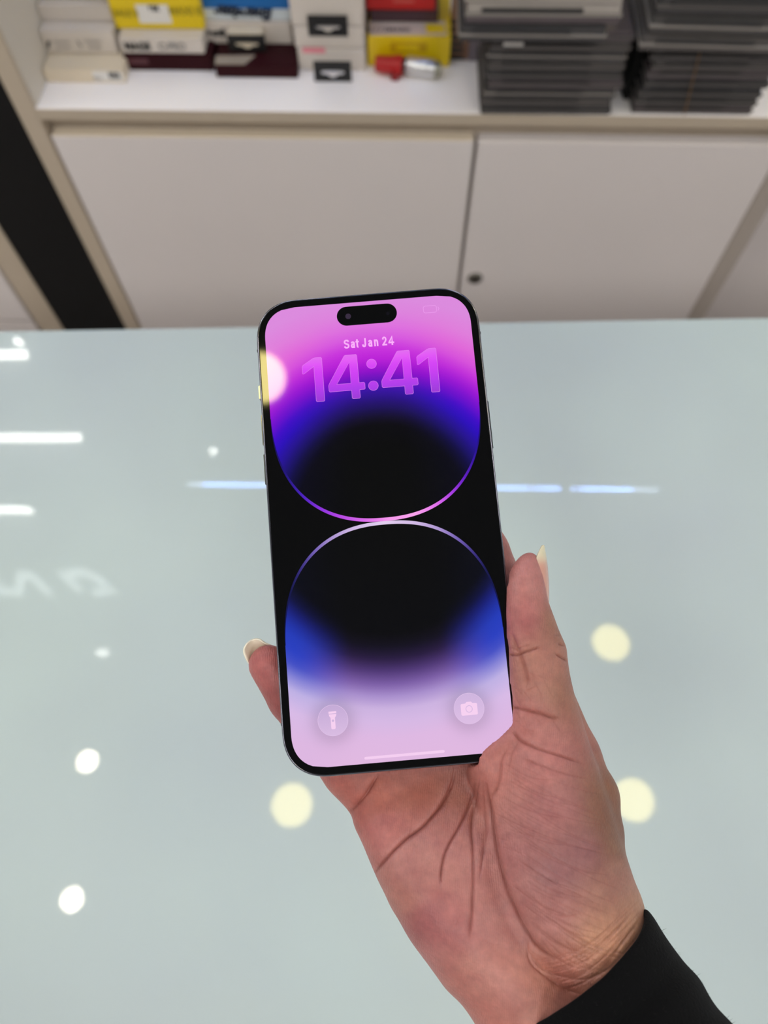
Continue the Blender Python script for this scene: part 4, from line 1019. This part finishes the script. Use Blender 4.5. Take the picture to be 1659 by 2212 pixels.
def openc(P_, k=5):
    P_ = np.array(P_, float); Pc = np.vstack([2 * P_[0] - P_[1], P_, 2 * P_[-1] - P_[-2]]); out = []
    for q in np.linspace(0, len(P_) - 1, (len(P_) - 1) * k + 1):
        i = min(int(q), len(P_) - 2); f = q - i; p0, p1, p2, p3 = Pc[i:i + 4]
        out.append(tuple(.5 * ((2 * p1) + (-p0 + p2) * f + (2 * p0 - 5 * p1 + 4 * p2 - p3) * f * f + (-p0 + 3 * p1 - 3 * p2 + p3) * f ** 3)))
    return out
GA = [(.1, .76), (.25, .95), (.5, 1), (.76, .92), (.88, .7)]
GLY = {'S': [(1, [(.93, .78), (.8, .95), (.5, 1), (.2, .94), (.08, .76), (.2, .6), (.5, .52), (.82, .42), (.94, .25), (.82, .06), (.5, 0), (.18, .05), (.04, .22)])],
       'a': [(1, GA), (0, [(.88, .74), (.88, 0)]), (1, [(.88, .56), (.5, .55), (.2, .48), (.08, .27), (.2, .06), (.45, 0), (.72, .09), (.88, .3)])],
       't': [(0, [(.42, 1), (.42, .22)]), (1, [(.42, .26), (.5, .06), (.7, 0), (.95, .03)]), (0, [(.02, .76), (.95, .76)])],
       'J': [(0, [(.86, 1), (.86, .3)]), (1, [(.86, .34), (.76, .08), (.45, 0), (.16, .07), (.04, .28)])],
       'n': [(0, [(.08, 1), (.08, 0)]), (1, [(.08, .62), (.25, .9), (.55, 1), (.8, .9), (.9, .64)]), (0, [(.9, .68), (.9, 0)])],
       '2': [(1, [(.06, .72), (.16, .92), (.45, 1), (.78, .93), (.9, .73), (.8, .53), (.4, .24), (.1, .03)]), (0, [(.02, 0), (.96, 0)])],
       '4': [(0, [(.74, 0), (.74, 1), (.08, .28), (.08, .24), (1, .24)])]}
for ch, x0, x1, y1 in (('S', -8.9, -6.8, 63.95), ('a', -6.5, -4.85, 63.2), ('t', -4.75, -3.5, 63.8), ('J', -2.6, -.95, 63.95), ('a', -.5, 1.15, 63.2), ('n', 1.55, 3.2, 63.2), ('2', 4.4, 6.15, 63.95), ('4', 6.45, 8.6, 63.95)):
    for sm, st in GLY[ch]:
        pts = [(x0 + SW / 2 + p_ * (x1 - x0 - SW), 60.75 + SW / 2 + q_ * (y1 - 60.75 - SW)) for p_, q_ in st]
        if not sm:      # square stroke ends reach the letter's edge
            a0, a1 = np.array(pts[0]), np.array(pts[1]); d_ = (a0 - a1) / np.linalg.norm(a0 - a1); pts[0] = tuple(a0 + d_ * SW / 2)
            b0, b1 = np.array(pts[-1]), np.array(pts[-2]); d_ = (b0 - b1) / np.linalg.norm(b0 - b1); pts[-1] = tuple(b0 + d_ * SW / 2)
        Vt, Ft_ = join((Vt, Ft_), strip(openc(pts) if sm else pts, SW, .08 + .002 * len(Vt) / 100))
lit('date_text', Vt, Ft_, (250, 176, 250))
# battery outline
bt = rr(4.6, 2.5, .75, 5, 2); bt = [(x + 22.0, y + 72.5) for x, y in bt]
lit('battery_icon', *join(strip(bt, .16, .07, closed=True), strip([(24.8, 73.2), (25.15, 72.5), (24.8, 71.8)], .16, .07)), (238, 160, 240))
# pill cut-out with its lenses
new('camera_pill', *fill([rr(20.9, 6.9, 3.44, 12, 2) if False else [(x, y + 72.4) for x, y in rr(20.9, 6.9, 3.44, 12, 2)]], .09), glassm, ph)
new('front_lens', *fill([circle(-6.5, 72.3, 1.0, 24)], .11), mat('lens glint', rgb(52, 40, 62), .1), ph)
new('front_lens', *fill([circle(7.3, 72.2, .6, 24)], .11), mat('lens dark', rgb(14, 12, 24), .1), ph)
# round buttons, torch and camera icons, home bar
def rb(x, c1_, c2_):
    o = lit('round_button', *fill([circle(x, -62.9, 4.85, 56)], .06), lambda X_, Y_: ramp(Y_, [(-68, c1_), (-58, c2_)]))
    lit('button_rim', *strip(circle(x, -62.9, 4.85, 56), .12, .075, closed=True), (226, 196, 234), o); return o
b1 = rb(-22.0, (218, 188, 226), (196, 170, 214)); b2 = rb(22.0, (222, 190, 228), (206, 180, 222))
pk = (246, 208, 240)
lit('torch_icon', *fill([[(-23.25, -60.1), (-20.75, -60.1), (-20.75, -60.75), (-23.25, -60.75)]], .09), pk, b1)
lit('torch_icon', *fill([[(-23.25, -60.95), (-20.75, -60.95), (-20.9, -61.5), (-21.3, -62.1), (-21.3, -65.4), (-21.55, -65.65), (-22.45, -65.65), (-22.7, -65.4), (-22.7, -62.1), (-23.1, -61.5)], circle(-22, -63.0, .38, 16)], .09), pk, b1)
lit('camera_icon', *fill([[(19.35, -61.6), (19.6, -61.35), (20.9, -61.25), (21.3, -60.8), (22.8, -60.8), (23.2, -61.25), (24.4, -61.35), (24.7, -61.6), (24.7, -64.7), (24.4, -65.0), (19.65, -65.0), (19.35, -64.7)], circle(22, -63.05, 1.15, 28)], .09), pk, b2)
lit('camera_icon', *fill([circle(22, -63.05, .92, 28)], .09), pk, b2)
lit('home_bar', *fill([[(x, y - 75.5) for x, y in rr(25.8, .85, .42, 4, 2)]], .07), (244, 206, 240))
